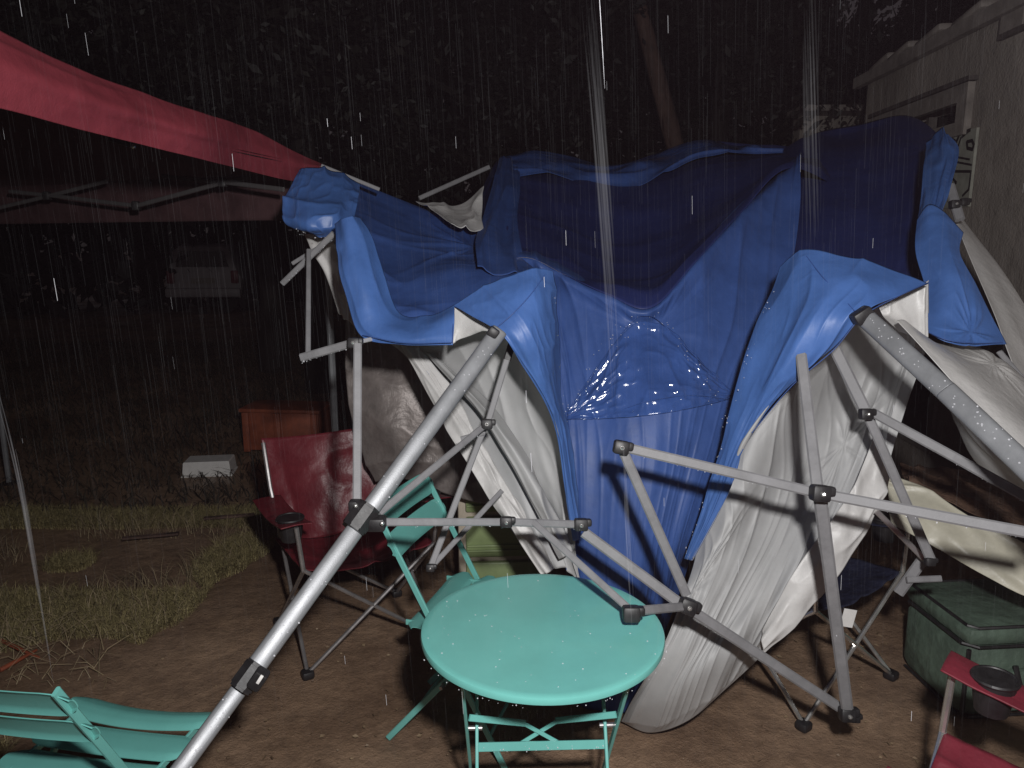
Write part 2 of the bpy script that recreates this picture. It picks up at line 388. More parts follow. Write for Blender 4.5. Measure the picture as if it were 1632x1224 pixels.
def leaf_mass(n, fn, size, seed):
    rs = np.random.RandomState(seed); c = fn(rs, n)
    n = len(c)
    a = rs.normal(size=(n, 3)); a /= np.linalg.norm(a, axis=1, keepdims=True)
    b = np.cross(a, rs.normal(size=(n, 3))); b /= np.linalg.norm(b, axis=1, keepdims=True)
    s = size*rs.uniform(.35, 1.0, (n, 1))*(1 + .9*(rs.uniform(size=(n, 1)) > .9))
    V = np.stack([c - a*s, c + b*s*.42, c + a*s, c - b*s*.42], 1)
    return V.reshape(-1, 3), np.arange(n*4).reshape(n, 4)
# woodland behind everything
def wall_pts(rs, n):
    t = rs.uniform(R(-75), R(75), n); r = rs.uniform(18, 22, n); z = rs.uniform(0, 1, n)**.8*16
    gap = (t > R(21.8)) & (t < R(26)) & (z > 6.0)
    k = ~gap | (rs.uniform(0, 1, n) < .10)
    return np.stack([r*np.sin(t), r*np.cos(t), z], -1)[k]
v, q = leaf_mass(150000, wall_pts, .34, 5)
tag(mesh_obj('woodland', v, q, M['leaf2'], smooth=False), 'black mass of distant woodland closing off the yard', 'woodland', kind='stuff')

def tree(x, y, h, cr, seed, label, m, trunk_r=.16, lean=(0, 0), n=9000, cz=None, size=.05, bottom=1.2):
    rs = np.random.RandomState(seed)
    root = empty('tree', (x, y, 0), 0, label, 'tree', 'trees closing off the back of the yard')
    tb = MB(); path = []; rad = []
    for i in range(9):
        t = i/8; path.append((lean[0]*t*h + .12*math.sin(3*t+seed), lean[1]*t*h + .1*math.cos(2.4*t+seed), t*h*.85 - .05)); rad.append(trunk_r*(1 - .7*t)*(1.25 if i == 0 else 1))
    tb.tube(path, rad, 10)
    tips = []
    for i in range(11):
        t = rs.uniform(.85 if seed == 21 else .35, .98); p = np.array([np.interp(t*8, range(9), [q_[j] for q_ in path]) for j in range(3)])
        a = rs.uniform(0, 2*math.pi); L = cr*rs.uniform(.5, .95); e = p + np.array((math.cos(a)*L, math.sin(a)*L, L*rs.uniform(-.05, .6)))
        m_ = (p+e)/2 + rs.normal(size=3)*.12; tb.tube([p, m_, e], [trunk_r*.35*(1-.5*t), trunk_r*.2*(1-.5*t), .012], 6); tips += [e, m_]
    tb.build('trunk', M['bark'] if seed == 21 else M['bark_dark'], root)
    cz = cz or h*.66
    def pts(rs, n):
        o = []
        cl = [np.array(t_) for t_ in tips] + [np.array((rs.normal()*cr*.5, rs.normal()*cr*.5, rs.uniform(bottom, h))) for _ in range(26)]
        per = n//len(cl)
        for c in cl:
            r = rs.uniform(.35, .95)*cr*.42
            d = rs.normal(size=(per, 3)); d /= np.linalg.norm(d, axis=1, keepdims=True)
            o.append(c + d*r*rs.uniform(.25, 1, (per, 1))**.5*np.array((1, 1, .75)))
        return np.concatenate(o)
    v, q = leaf_mass(n, pts, size, seed+9)
    mesh_obj('crown', v, q, m, root, smooth=False)
    return root
# the slim trunk seen over the blue roof
tp = P(1092, 220, 7.4); tq = P(1062, 40, 7.2)
sl = (tq - tp)/(tq[2]-tp[2])
tree(tp[0]-sl[0]*tp[2], tp[1], 7.5, 2.3, 21, 'slim reddish-trunked tree standing behind the blue roof', M['leaf'], .125, (sl[0], 0), 12000, bottom=4.0)
tspec = [(-6.6, 9.0, 8, 2.6, 31, 'leafy tree at the far left behind the red canopy'), (-3.1, 9.4, 8.5, 2.6, 32, 'tall bushy tree behind the upper edge of the red canopy'),
         (-2.2, 8.2, 7.5, 2.1, 33, 'tree with pale glinting leaves left of centre'), (-.2, 9.2, 8, 2.5, 34, 'dark tree directly behind the dip of the blue roof'),
         (2.9, 10.6, 8.5, 2.4, 35, 'dense tree right of the slim trunk'), (4.6, 12.4, 6.2, 2.1, 36, 'tree beside the house with pale sky showing round it'),
         (-9.5, 8.5, 8, 2.7, 37, 'tree beyond the far side of the red canopy'), (8.5, 13.5, 7, 2.4, 38, 'tree beyond the house roof')]
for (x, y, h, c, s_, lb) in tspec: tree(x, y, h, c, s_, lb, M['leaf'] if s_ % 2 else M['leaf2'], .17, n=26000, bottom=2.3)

# ------------------------------------------------------------------ house at the right
A0, B0 = np.array((2.55, 2.0)), np.array((2.92, 8.0)); dW = (B0-A0)/np.linalg.norm(B0-A0); nW = np.array((-dW[1], dW[0]))  # nW points to the yard
house = empty('house', (A0[0]+2, 5, 0), 0, 'grubby pale stucco house wall with a low eave at the right', 'house')
def wp(s, z, out=0.0): c = A0 + dW*s + nW*out; return np.array((c[0], c[1], z))
def wpx(px, py): p = onX(px, py); return np.dot(p[:2]-A0, dW), p[2]
s0, z0 = wpx(1385, 135); s1, z1 = wpx(1625, 8); EZ = (z0+z1)/2
def wbox(mb, sa, sb, za, zb, oa, ob):
    pts = [wp(s_, z_, o_) for z_ in (za, zb) for s_, o_ in ((sa, oa), (sb, oa), (sb, ob), (sa, ob))]
    return mb.add(pts, [(3,2,1,0),(4,5,6,7),(0,1,5,4),(1,2,6,5),(2,3,7,6),(3,0,4,7)])
wsL, wzT = wpx(1400, 187); wsR, wzT2 = wpx(1553, 132)
wT = (wzT + wzT2)/2; wL, wR = max(wsL, wsR), min(wsL, wsR)
wB = wpx(1546, 214)[1]
SE = s0 + .02
mb = MB()
wbox(mb, -3.5, wR, -.05, EZ, -.22, 0); wbox(mb, wL, SE, -.05, EZ, -.22, 0); wbox(mb, wR, wL, wT, EZ, -.22, 0); wbox(mb, wR, wL, -.05, wB, -.22, 0)
mb.build('wall', M['stucco'], house, True, smooth=False)
mb = MB(); wbox(mb, SE-.2, SE, -.05, EZ, -4, -.222); mb.build('wall', M['stucco'], house, True, smooth=False)
mb = MB(); mb.add([wp(-3.6, EZ+.05, .02), wp(SE+.12, EZ+.05, .02), wp(SE+.12, EZ+1.3, -4), wp(-3.6, EZ+1.3, -4), wp(-3.6, EZ+.0, .02), wp(SE+.12, EZ+.0, .02), wp(SE+.12, EZ+1.24, -4), wp(-3.6, EZ+1.24, -4)],
   [(0,1,2,3),(7,6,5,4),(4,5,1,0),(5,6,2,1),(6,7,3,2),(7,4,0,3)]); rf = mb.build('roof', M['roof'], house, True, smooth=False)
mb = MB(); wbox(mb, -3.6, SE+.13, EZ-.02, EZ+.06, .022, .07); mb.build('fascia', M['trim'], house, True, smooth=False)
# pale loose tiles poking over the eave
for px, py in ((1408, 124), (1440, 103), (1488, 70), (1553, 24)):
    s_, z_ = wpx(px, py + 8)
    mb = MB(); Mx = np.array(Matrix.Rotation(math.atan2(dW[1], dW[0]), 3, 'Z') @ Matrix.Rotation(R(8), 3, 'Y'))
    mb.box(wp(s_, EZ+.085, -.02), (.34, .16, .05), Mx, .02); mb.build('roof_tile', M['trim'], rf, True)
# vent near the top right
vs, vz = wpx(1622, 24)
mb = MB(); wbox(mb, vs-.16, vs+.12, vz-.10, vz+.08, .002, .03); vt = mb.build('vent', M['trim_dk'], house, True, smooth=False)
mb = MB(); wbox(mb, vs-.12, vs+.09, vz-.075, vz+.06, .031, .038); mb.build('vent_cover', M['trim'], vt, True, smooth=False)
# window
mb = MB()
wbox(mb, wR-.02, wR+.09, wB, wT, .003, .045); wbox(mb, wL-.09, wL+.02, wB, wT, .003, .045); wbox(mb, wR+.09, wL-.09, wT-.10, wT-.0, .003, .045); wbox(mb, wR+.09, wL-.09, wB, wB+.08, .003, .045)
win = mb.build('window', M['trim'], house, True, smooth=False)
mb = MB(); wbox(mb, wR+.09, wL-.09, wB+.08, wT-.1, -.16, -.12); mb.build('pane', M['glass'], win, True, smooth=False)
mb = MB(); wbox(mb, (wR+wL)/2-.02, (wR+wL)/2+.02, wB+.08, wT-.1, -.115, -.06); mb.build('mullion', M['trim_dk'], win, True, smooth=False)
mb = MB(); wbox(mb, wR-.05, wL+.04, wT+.004, wT+.03, .003, .06); mb.build('lintel_strip', M['trim_dk'], win, True, smooth=False)
# low window behind the fallen canopy
ls, lz = wpx(1500, 612); ls2, lz2 = wpx(1432, 680)
ls, ls2 = min(ls, ls2), max(ls, ls2)
mb = MB(); wbox(mb, ls, ls2+.3, lz2-.05, lz+.03, .003, .03); lw = mb.build('hatch', M['trim'], house, True, smooth=False)
mb = MB(); wbox(mb, ls+.06, ls2+.24, lz2, lz-.02, .031, .036); mb.build('pane', M['glass'], lw, True, smooth=False)
# lower wing further left behind
q0 = P(1285, 205, 8.6); q1 = P(1390, 150, 8.2)
mb = MB(); mb.box(((q0[0]+q1[0])/2+1.2, 8.7, 1.45), (3.4, .2, 3.0)); mb.build('wing_wall', M['stucco'], house, True, smooth=False)
mb = MB(); mb.box(((q0[0]+q1[0])/2+1.2, 8.5, 2.98), (3.6, .5, .06)); mb.build('wing_eave', M['trim'], house, True, smooth=False)

# painted board with black line drawing fixed to the wall
bs0, bz0 = wpx(1512, 205); bs1, bz1 = wpx(1563, 203); bs2, bz2 = wpx(1563, 328)
bL, bR = max(bs0, bs1), min(bs0, bs1); bT, bB = bz1, bz2
brd = empty('painted_board', wp((bL+bR)/2, bB, .02), 0, 'pale board with black line drawing on the house wall', 'board')
mb = MB(); wbox(mb, bR, bL, bB, bT, .006, .022); mb.build('panel', M['board'], brd, True, smooth=False)
def stroke(pts, w, name='brush_stroke'):
    mb = MB()
    pp = []
    for px, py in pts:
        s_, z_ = wpx(px, py); s_ = min(max(s_, bR+.005), bL-.005); z_ = min(max(z_, bB+.005), bT-.005); pp.append((s_, z_))
    for i in range(len(pp)-1):
        a, b = pp[i], pp[i+1]; d = np.array(b)-np.array(a); L = np.linalg.norm(d)
        if L < 1e-4: continue
        d /= L; n_ = np.array((-d[1], d[0]))*w/2; e = d*w*.3
        c = [np.array(a)-e+n_, np.array(a)-e-n_, np.array(b)+e-n_, np.array(b)+e+n_]
        mb.add([wp(x[0], x[1], .0245+.0004*i) for x in c], [(0,1,2,3)])
    mb.build(name, M['ink'], brd, True, smooth=False)
stroke([(1515, 218), (1531, 226), (1536, 214), (1553, 207)], .022); stroke([(1553, 207), (1538, 220), (1533, 236), (1520, 226)], .016)
stroke([(1548, 226), (1556, 224), (1561, 230), (1557, 238), (1549, 236), (1548, 226)], .02); stroke([(1514, 252), (1530, 250), (1552, 254)], .012)
stroke([(1514, 262), (1530, 258), (1560, 262)], .012); stroke([(1514, 273), (1562, 272), (1561, 296), (1551, 302), (1541, 312)], .016)
stroke([(1516, 284), (1523, 288), (1520, 298), (1531, 291), (1525, 284)], .016); stroke([(1532, 316), (1542, 326), (1562, 322)], .014)

# ------------------------------------------------------------------ far things in the dark yard
def parked_car():
    c = P(322, 420, 16.5); r = empty('parked_car', (c[0], c[1], 0), R(6), 'pale parked car seen dimly end-on in the far dark', 'car')
    Mw = mat('pale_car_paint', (.34, .31, .32), .5, noise=(3, .8, 1.05, 4))
    prof = [(-.78, .35), (-.80, .80), (-.72, .98), (-.60, 1.42), (-.45, 1.52), (.45, 1.52), (.60, 1.42), (.72, .98), (.80, .80), (.78, .35)]
    mb = MB(); mb.ring([[np.array((x, y, z*k if z > .9 else z)) for x, z in prof] for y, k in ((0, .96), (.25, 1), (2.6, 1), (2.7, .97), (3.9, .66), (4.0, .6))]); mb.build('body', Mw, r)
    mb = MB(); mb.add([(-.56, -.02, 1.02), (.56, -.02, 1.02), (.47, -.01, 1.36), (-.47, -.01, 1.36), (-.56, .0, 1.02), (.56, .0, 1.02), (.47, .01, 1.36), (-.47, .01, 1.36)], [(0,1,2,3),(0,4,5,1),(1,5,6,2),(2,6,7,3),(3,7,4,0)]); mb.build('rear_window', M['glass'], r)
    mb = MB(); mb.box((0, -.06, .46), (1.6, .14, .2), bev=.04); mb.build('bumper', Mw, r)
    for s_ in (-1, 1):
        mb = MB(); mb.box((s_*.68, -.03, .8), (.16, .05, .28), bev=.02); mb.build('tail_light', M['maroon'], r)
        for y in (.7, 3.2):
            mb = MB(); mb.cyl((s_*.62, y, .31), (s_*.8, y, .31), .31, 20); w_ = mb.build('wheel', M['black'], r)
            mb = MB(); mb.cyl((s_*.8, y, .31), (s_*.81, y, .31), .19, 16); mb.build('rim', M['steel'], w_)
    mb = MB(); mb.box((0, -.03, .72), (.5, .02, .12)); mb.build('plate', M['trim'], r)
parked_car()

c = G(448, 728); cr_ = empty('storage_crate', c, R(-6), 'reddish-brown crate standing in the dark grass at the left', 'crate')
mb = MB(); mb.box((0, .17, .19), (.60, .30, .30), bev=.008); mb.build('box_body', M['rust_box'], cr_)
mb = MB(); mb.box((0, .17, .355), (.64, .34, .03), bev=.008); mb.build('lid', M['rust_box'], cr_)
for x in (-.27, -.02, .27):
    mb = MB(); mb.box((x, .008, .185), (.05, .02, .31), bev=.004); mb.build('batten', M['rust_box'], cr_)
c = G(330, 760); wb = empty('plastic_tub', c, R(8), 'small white plastic tub lying upturned in the grass', 'tub')
mb = MB(); mb.ring([[np.array((x*a_, .09 + y*b_, z)) for x, y in ((-1,-1),(1,-1),(1,1),(-1,1))] for a_, b_, z in ((.165, .095, .0), (.155, .088, .10), (.150, .083, .108))]); mb.build('tub_body', M['white_pl'], wb, smooth=False)
mb = MB(); mb.box((0, .09, .006), (.345, .205, .014), bev=.004); mb.build('rim', M['white_pl'], wb)
for px0, py0, px1, py1, lb in ((325, 826, 405, 820, 'thin board lying in the grass nearer the maroon chair'), (195, 858, 285, 850, 'weathered board lying in the grass further left')):
    a, b = G(px0, py0, .05), G(px1, py1, .05)
    mb = MB(); mb.bar(a, b, .03, .012, c=.1); tag(mb.build('plank', M['bark'], smooth=False), lb, 'plank')

# light green drawer box behind the table
gu = P(795, 905, 3.35); root = empty('storage_unit', (gu[0]+.02, gu[1]+.2, 0), R(3), 'light green ribbed plastic drawer box behind the round table', 'drawers')
mb = MB(); mb.box((0, 0, .36), (.42, .34, .64), bev=.012); mb.build('cabinet', M['cream_pl'], root)
for i in range(3):
    mb = MB(); z = .14 + i*.21; mb.box((.005, -.182, z), (.36, .03, .185), bev=.008); d_ = mb.build('drawer', M['green_pl'], root)
    for k in range(2):
        mb = MB(); mb.box((.005, -.202, z-.06+k*.024), (.35, .012, .010), bev=.003); mb.build('rib', M['green_pl'], d_)
for s_ in (-1, 1):
    mb = MB(); mb.box((s_*.18, -.12, .02), (.04, .04, .04)); mb.build('foot', M['black'], root)

# ------------------------------------------------------------------ red canopy at the left
rc = empty('red_canopy', (-2.3, 2.6, 0), 0, 'standing red pop-up canopy at the left with wet sagging edge', 'canopy')
near = [(560, 262, 3.22, 268, 3.24)]
ra = [  # along the near edge, from the corner towards the photographer: top, ..., bottom
 [(518, 262, 3.42), (470, 240, 3.2), (400, 205, 2.86), (330, 183, 2.5), (230, 150, 2.25), (120, 108, 2.0), (0, 46, 1.75), (-140, -30, 1.5)],
 [(516, 268, 3.38), (466, 258, 3.15), (396, 232, 2.8), (326, 212, 2.42), (226, 180, 2.16), (116, 142, 1.91), (0, 92, 1.68), (-150, 30, 1.44)],
 [(500, 276, 3.36), (462, 272, 3.15), (392, 248, 2.8), (322, 230, 2.43), (222, 203, 2.18), (114, 172, 1.92), (0, 132, 1.69), (-150, 85, 1.45)],
 [(486, 288, 3.36), (458, 287, 3.15), (388, 270, 2.82), (318, 252, 2.46), (220, 228, 2.20), (112, 200, 1.95), (0, 172, 1.72), (-150, 138, 1.48)]]
cloth('valance', ra, [M['red'], M['red_in']], rc, [('n', .010, 3, 2, 71), ('r', .012, 1.2, 2.6, 72), ('n', .003, 16, 3, 73)], (50, 200))
corner = P(515, 268, 3.46); nearc = P(-140, -20, 1.5); dE = (nearc-corner); dE[2] = 0; dE /= np.linalg.norm(dE)
dL = np.array((-.885, .46, 0.)); Lc = 2.9
k0 = corner.copy(); k1 = corner + dE*Lc; k3 = corner + dL*Lc; k2 = k1 + dL*Lc; ctr = (k0+k1+k2+k3)/4 + np.array((0, 0, .55))
zt = corner[2]
rf_ = MB(); 
def quad_roof(off):
    vs = [k0, k1, k2, k3, ctr]; return [v_ + np.array((0, 0, off)) for v_ in vs]
rf_.add(quad_roof(-.01), [(0,1,4),(1,2,4),(2,3,4),(3,0,4)]); rf_.build('roof_cloth', M['red_in'], rc, True, smooth=False)
rf2 = MB(); rf2.add(quad_roof(.0), [(1,0,4),(2,1,4),(3,2,4),(0,3,4)]); rf2.build('roof_cloth', M['red'], rc, True, smooth=False)
def strip(a, b, h, name, sd):
    rows = []
    for j in range(3):
        rows.append([a + (b-a)*i/7 - np.array((0, 0, h*j/2)) for i in range(8)])
    cloth(name, rows, [M['red_in'], M['red_in']], rc, [('n', .012, 14, 2, sd)], (14, 120), xyz=True)
strip(k0 + np.array((-.05, .05, 0)), k3, .23, 'valance', 61); strip(k3, k2, .23, 'valance', 62); strip(k2, k1, .23, 'valance', 63)
# folding trusses under the far edge
def Rb(a, b, w=.022, nm='truss_bar', m='dim_metal', par=None): MBx = MB(); MBx.cbar(a, b, w, w*.55); return MBx.build(nm, M[m], par or rc, True)
fz = lambda px, py: P(px, py, 3.2 + (450-px)/450*1.05)
for (a, b) in (((-60, 345), (75, 313)), ((75, 313), (170, 289)), ((15, 305), (75, 311)), ((75, 311), (217, 328)), ((217, 328), (355, 291)), ((355, 291), (400, 282)), ((258, 281), (355, 290)), ((355, 290), (452, 302))):
    Rb(fz(*a), fz(*b), .020)
for px, py in ((75, 312), (217, 328), (355, 290)):
    mb = MB(); mb.box(fz(px, py), (.035, .035, .045), bev=.006); mb.build('joint', M['black'], rc, True)
a_ = P(175, 222, 2.45); b_ = P(212, 232, 2.4); Rb(a_, b_, .018); 
mb = MB(); mb.ball(P(212, 233, 2.38), .009, 8, 6); mb.build('bolt', M['chrome'], rc, True)
for kk in (k0, k1, k2, k3):
    mb = MB(); mb.bar((kk[0], kk[1], 0.0), (kk[0], kk[1], kk[2]-.05), .032, .032, side=(1, 0, 0)); mb.build('leg', M['alu'], rc, True)
    mb = MB(); mb.box((kk[0], kk[1], .006), (.10, .10, .012), bev=.004); mb.build('foot_plate', M['black'], rc, True)

# ------------------------------------------------------------------ fallen blue canopy
bc = empty('collapsed_canopy', (.4, 2.6, 0), 0, 'collapsed blue pop-up canopy with silver lining and bent grey frame', 'canopy')
BL = [M['blue'], M['silver']]; BD = [M['blue_shaded'], M['silver']]; BM = [M['blue_half_shaded'], M['silver']]; SV = [M['silver'], M['blue']]
roofC = [
 [(772, 290, 4.75), (800, 252, 4.85), (870, 249, 4.95), (975, 262, 5.05), (1050, 243, 5.05), (1115, 225, 5.05), (1180, 234, 5.00), (1250, 240, 4.90), (1330, 240, 4.85)],
 [(765, 330, 4.12), (806, 283, 4.34), (880, 282, 4.47), (980, 292, 4.52), (1058, 272, 4.57), (1118, 252, 4.57), (1183, 250, 4.52), (1252, 248, 4.42), (1330, 250, 4.6)],
 [(760, 365, 3.55), (812, 335, 3.70), (890, 345, 3.80), (980, 365, 3.80), (1062, 345, 3.85), (1124, 312, 3.90), (1190, 280, 3.95), (1254, 256, 4.00), (1332, 262, 4.4)],
 [(770, 395, 3.17), (825, 380, 3.17), (898, 402, 3.12), (978, 432, 3.07), (1055, 420, 3.12), (1120, 368, 3.24), (1186, 315, 3.42), (1256, 262, 3.67), (1336, 280, 4.25)],
 [(790, 420, 2.85), (842, 410, 2.80), (902, 438, 2.73), (970, 470, 2.65), (1038, 490, 2.60), (1108, 418, 2.73), (1182, 338, 3.00), (1258, 268, 3.35), (1340, 300, 4.05)]]
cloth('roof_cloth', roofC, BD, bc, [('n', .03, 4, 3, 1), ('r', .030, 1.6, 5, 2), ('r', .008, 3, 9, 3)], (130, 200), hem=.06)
front = [
 [(780, 395, 3.22), (845, 398, 3.14), (902, 424, 3.07), (970, 455, 3.02), (1038, 474, 3.00), (1108, 400, 3.12), (1182, 322, 3.37), (1258, 258, 3.72), (1278, 244, 3.72)],
 [(780, 405, 2.93), (845, 410, 2.82), (902, 438, 2.75), (970, 470, 2.67), (1038, 490, 2.62), (1108, 418, 2.75), (1182, 338, 3.02), (1258, 268, 3.35), (1275, 250, 3.39)],
 [(800, 440, 2.84), (862, 455, 2.80), (908, 478, 2.72), (972, 505, 2.65), (1036, 520, 2.62), (1104, 470, 2.70), (1172, 415, 2.86), (1240, 350, 3.07), (1275, 330, 3.12)],
 [(860, 520, 2.72), (890, 540, 2.67), (922, 550, 2.65), (976, 560, 2.59), (1034, 570, 2.56), (1100, 550, 2.60), (1160, 520, 2.68), (1220, 480, 2.78), (1255, 450, 2.82)],
 [(884, 620, 2.62), (905, 625, 2.60), (935, 632, 2.58), (980, 640, 2.54), (1030, 645, 2.50), (1082, 640, 2.50), (1125, 625, 2.54), (1168, 600, 2.60), (1200, 580, 2.64)],
 [(893, 720, 2.57), (912, 725, 2.55), (940, 732, 2.53), (980, 740, 2.50), (1025, 744, 2.47), (1068, 740, 2.47), (1100, 730, 2.49), (1135, 715, 2.52), (1160, 700, 2.56)],
 [(906, 845, 2.56), (920, 850, 2.54), (942, 855, 2.52), (975, 860, 2.50), (1010, 862, 2.48), (1043, 862, 2.47), (1068, 860, 2.48), (1092, 855, 2.50), (1112, 845, 2.54)],
 [(918, 960, 2.62), (928, 965, 2.56), (945, 968, 2.54), (970, 970, 2.52), (1000, 972, 2.50), (1025, 972, 2.56), (1045, 970, 2.60), (1064, 965, 2.66), (1080, 955, 2.72)],
 [(925, 1125, 2.70), (935, 1130, 2.68), (950, 1132, 2.66), (968, 1134, 2.65), (985, 1136, 2.64), (1000, 1136, 2.64), (1004, 1130, 2.72), (1008, 1124, 2.76), (1012, 1118, 2.8)]]
fo, FA = cloth('roof_cloth', front, BM, bc, [('n', .018, 4, 3, 11), ('r', .009, 10, 1.0, 12), ('r', .003, 24, 1.5, 13), (('p', .52, .30), .008, 5, 2, 15, 5)], (240, 200), hem=.04)
roofR = [
 [(1240, 246, 4.80), (1300, 212, 4.80), (1370, 198, 4.75), (1430, 184, 4.70), (1465, 190, 4.60), (1492, 214, 4.40), (1512, 228, 4.4)],
 [(1250, 275, 4.25), (1305, 250, 4.25), (1370, 240, 4.25), (1430, 230, 4.20), (1468, 240, 4.05), (1487, 255, 4.00), (1508, 262, 3.95)],
 [(1258, 330, 3.70), (1310, 320, 3.70), (1370, 315, 3.70), (1425, 310, 3.65), (1462, 310, 3.50), (1480, 315, 3.45), (1500, 322, 3.4)],
 [(1262, 390, 3.22), (1315, 390, 3.22), (1370, 390, 3.22), (1420, 390, 3.17), (1455, 388, 3.12), (1474, 388, 3.10), (1492, 392, 3.05)],
 [(1262, 440, 2.91), (1315, 448, 2.88), (1370, 452, 2.86), (1420, 456, 2.84), (1460, 458, 2.81), (1480, 460, 2.78), (1496, 462, 2.75)]]
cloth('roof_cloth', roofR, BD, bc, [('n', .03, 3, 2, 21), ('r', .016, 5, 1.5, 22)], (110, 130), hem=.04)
roofL = [
 [(500, 270, 3.47), (535, 276, 3.50), (600, 302, 3.55), (670, 330, 3.55), (715, 348, 3.50), (755, 362, 3.45), (800, 375, 3.43)],
 [(498, 300, 3.30), (535, 306, 3.30), (600, 335, 3.35), (670, 358, 3.30), (720, 372, 3.26), (765, 385, 3.22), (815, 395, 3.20)],
 [(505, 330, 3.08), (545, 345, 3.04), (600, 370, 3.06), (665, 390, 3.02), (720, 400, 2.99), (775, 410, 2.97), (832, 415, 2.98)],
 [(525, 370, 2.89), (565, 390, 2.85), (612, 420, 2.83), (670, 430, 2.79), (730, 430, 2.77), (790, 430, 2.75), (855, 430, 2.75)],
 [(555, 430, 2.67), (590, 455, 2.64), (632, 475, 2.62), (682, 478, 2.59), (740, 473, 2.57), (802, 462, 2.55), (872, 450, 2.57)],
 [(568, 500, 2.50), (606, 512, 2.48), (650, 512, 2.47), (692, 504, 2.45), (745, 498, 2.43), (806, 495, 2.40), (884, 500, 2.45)]]
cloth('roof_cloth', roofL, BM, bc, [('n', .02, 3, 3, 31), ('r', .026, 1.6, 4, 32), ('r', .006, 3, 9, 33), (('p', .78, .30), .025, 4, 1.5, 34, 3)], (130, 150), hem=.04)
bul = [
 [(478, 270, 2.92), (498, 266, 2.92), (530, 274, 2.96), (575, 292, 3.0)],
 [(460, 300, 2.78), (492, 302, 2.76), (530, 308, 2.78), (570, 318, 2.84)],
 [(449, 330, 2.68), (488, 338, 2.63), (528, 338, 2.64), (566, 342, 2.70)],
 [(458, 352, 2.65), (492, 362, 2.60), (526, 362, 2.60), (560, 358, 2.66)],
 [(492, 372, 2.68), (510, 380, 2.66), (532, 380, 2.66), (552, 374, 2.70)]]
cloth('valance', bul, BL, bc, [('r', .02, 3, 4, 41), ('r', .005, 7, 7, 42)], (80, 80))
f2 = [
 [(575, 346, 2.43), (597, 390, 2.41), (615, 440, 2.37), (637, 498, 2.33), (680, 503, 2.29), (724, 486, 2.26)],
 [(560, 344, 2.38), (578, 395, 2.36), (592, 450, 2.30), (612, 510, 2.27), (660, 522, 2.23), (724, 505, 2.20)],
 [(543, 348, 2.38), (556, 398, 2.34), (570, 455, 2.28), (590, 522, 2.25), (650, 538, 2.20), (723, 528, 2.18)],
 [(530, 356, 2.42), (537, 402, 2.37), (550, 460, 2.31), (574, 534, 2.26), (640, 549, 2.21), (722, 550, 2.18)]]
cloth('valance', f2, BL, bc, [('r', .006, 3, 2, 51), ('n', .008, 6, 2, 52)], (50, 150))
f3 = [
 [(722, 486, 2.27), (765, 462, 2.24), (810, 440, 2.22), (850, 427, 2.22), (880, 432, 2.28)],
 [(752, 504, 2.2), (788, 492, 2.17), (826, 478, 2.15), (861, 470, 2.17), (886, 476, 2.29)],
 [(797, 530, 2.12), (820, 530, 2.12), (845, 525, 2.13), (870, 520, 2.18), (890, 525, 2.32)],
 [(830, 580, 2.15), (848, 580, 2.15), (863, 576, 2.17), (879, 573, 2.23), (893, 575, 2.34)],
 [(866, 640, 2.2), (875, 640, 2.2), (884, 638, 2.23), (891, 636, 2.28), (898, 635, 2.37)],
 [(888, 700, 2.28), (894, 700, 2.28), (900, 698, 2.3), (905, 697, 2.33), (911, 695, 2.38)],
 [(900, 780, 2.32), (904, 780, 2.32), (908, 780, 2.34), (912, 780, 2.36), (918, 780, 2.4)],
 [(913, 860, 2.36), (915, 860, 2.36), (917, 860, 2.38), (919, 860, 2.4), (922, 860, 2.42)]]
cloth('valance', f3, BL, bc, [('n', .012, 3, 3, 55), ('r', .008, 4, 4, 56), ('r', .003, 8, 9, 57)], (160, 80))
f4 = [
 [(1244, 425, 2.32), (1280, 403, 2.27), (1340, 411, 2.2), (1410, 426, 2.15), (1482, 447, 2.1)],
 [(1231, 465, 2.30), (1270, 455, 2.2), (1320, 455, 2.12), (1370, 460, 2.08), (1428, 472, 2.06)],
 [(1209, 520, 2.28), (1243, 520, 2.18), (1280, 515, 2.1), (1325, 507, 2.05), (1373, 503, 2.03)],
 [(1187, 580, 2.28), (1215, 585, 2.2), (1245, 582, 2.13), (1285, 572, 2.1), (1327, 556, 2.08)],
 [(1166, 650, 2.28), (1188, 652, 2.22), (1208, 650, 2.2), (1232, 640, 2.18), (1258, 615, 2.16)],
 [(1148, 720, 2.30), (1160, 722, 2.25), (1173, 722, 2.24), (1184, 718, 2.23), (1196, 690, 2.22)],
 [(1122, 800, 2.32), (1131, 802, 2.3), (1140, 803, 2.28), (1149, 803, 2.27), (1158, 792, 2.26)],
 [(1088, 890, 2.35), (1092, 891, 2.34), (1096, 892, 2.33), (1100, 892, 2.32), (1106, 888, 2.31)]]
cloth('valance', f4, BL, bc, [('n', .012, 3, 3, 65), ('r', .008, 4, 3, 66), ('r', .003, 9, 7, 67)], (170, 110))
f6 = [[(1476, 225, 3.3), (1498, 200, 3.2), (1512, 212, 3.15)], [(1474, 262, 3.05), (1503, 250, 3.0), (1528, 242, 3.0)],
      [(1468, 310, 2.8), (1493, 305, 2.78), (1516, 295, 2.78)], [(1462, 350, 2.65), (1482, 352, 2.62), (1500, 342, 2.65)]]
cloth('valance', f6, BL, bc, [('r', .014, 4, 2, 75), ('n', .01, 6, 4, 76)], (60, 50))
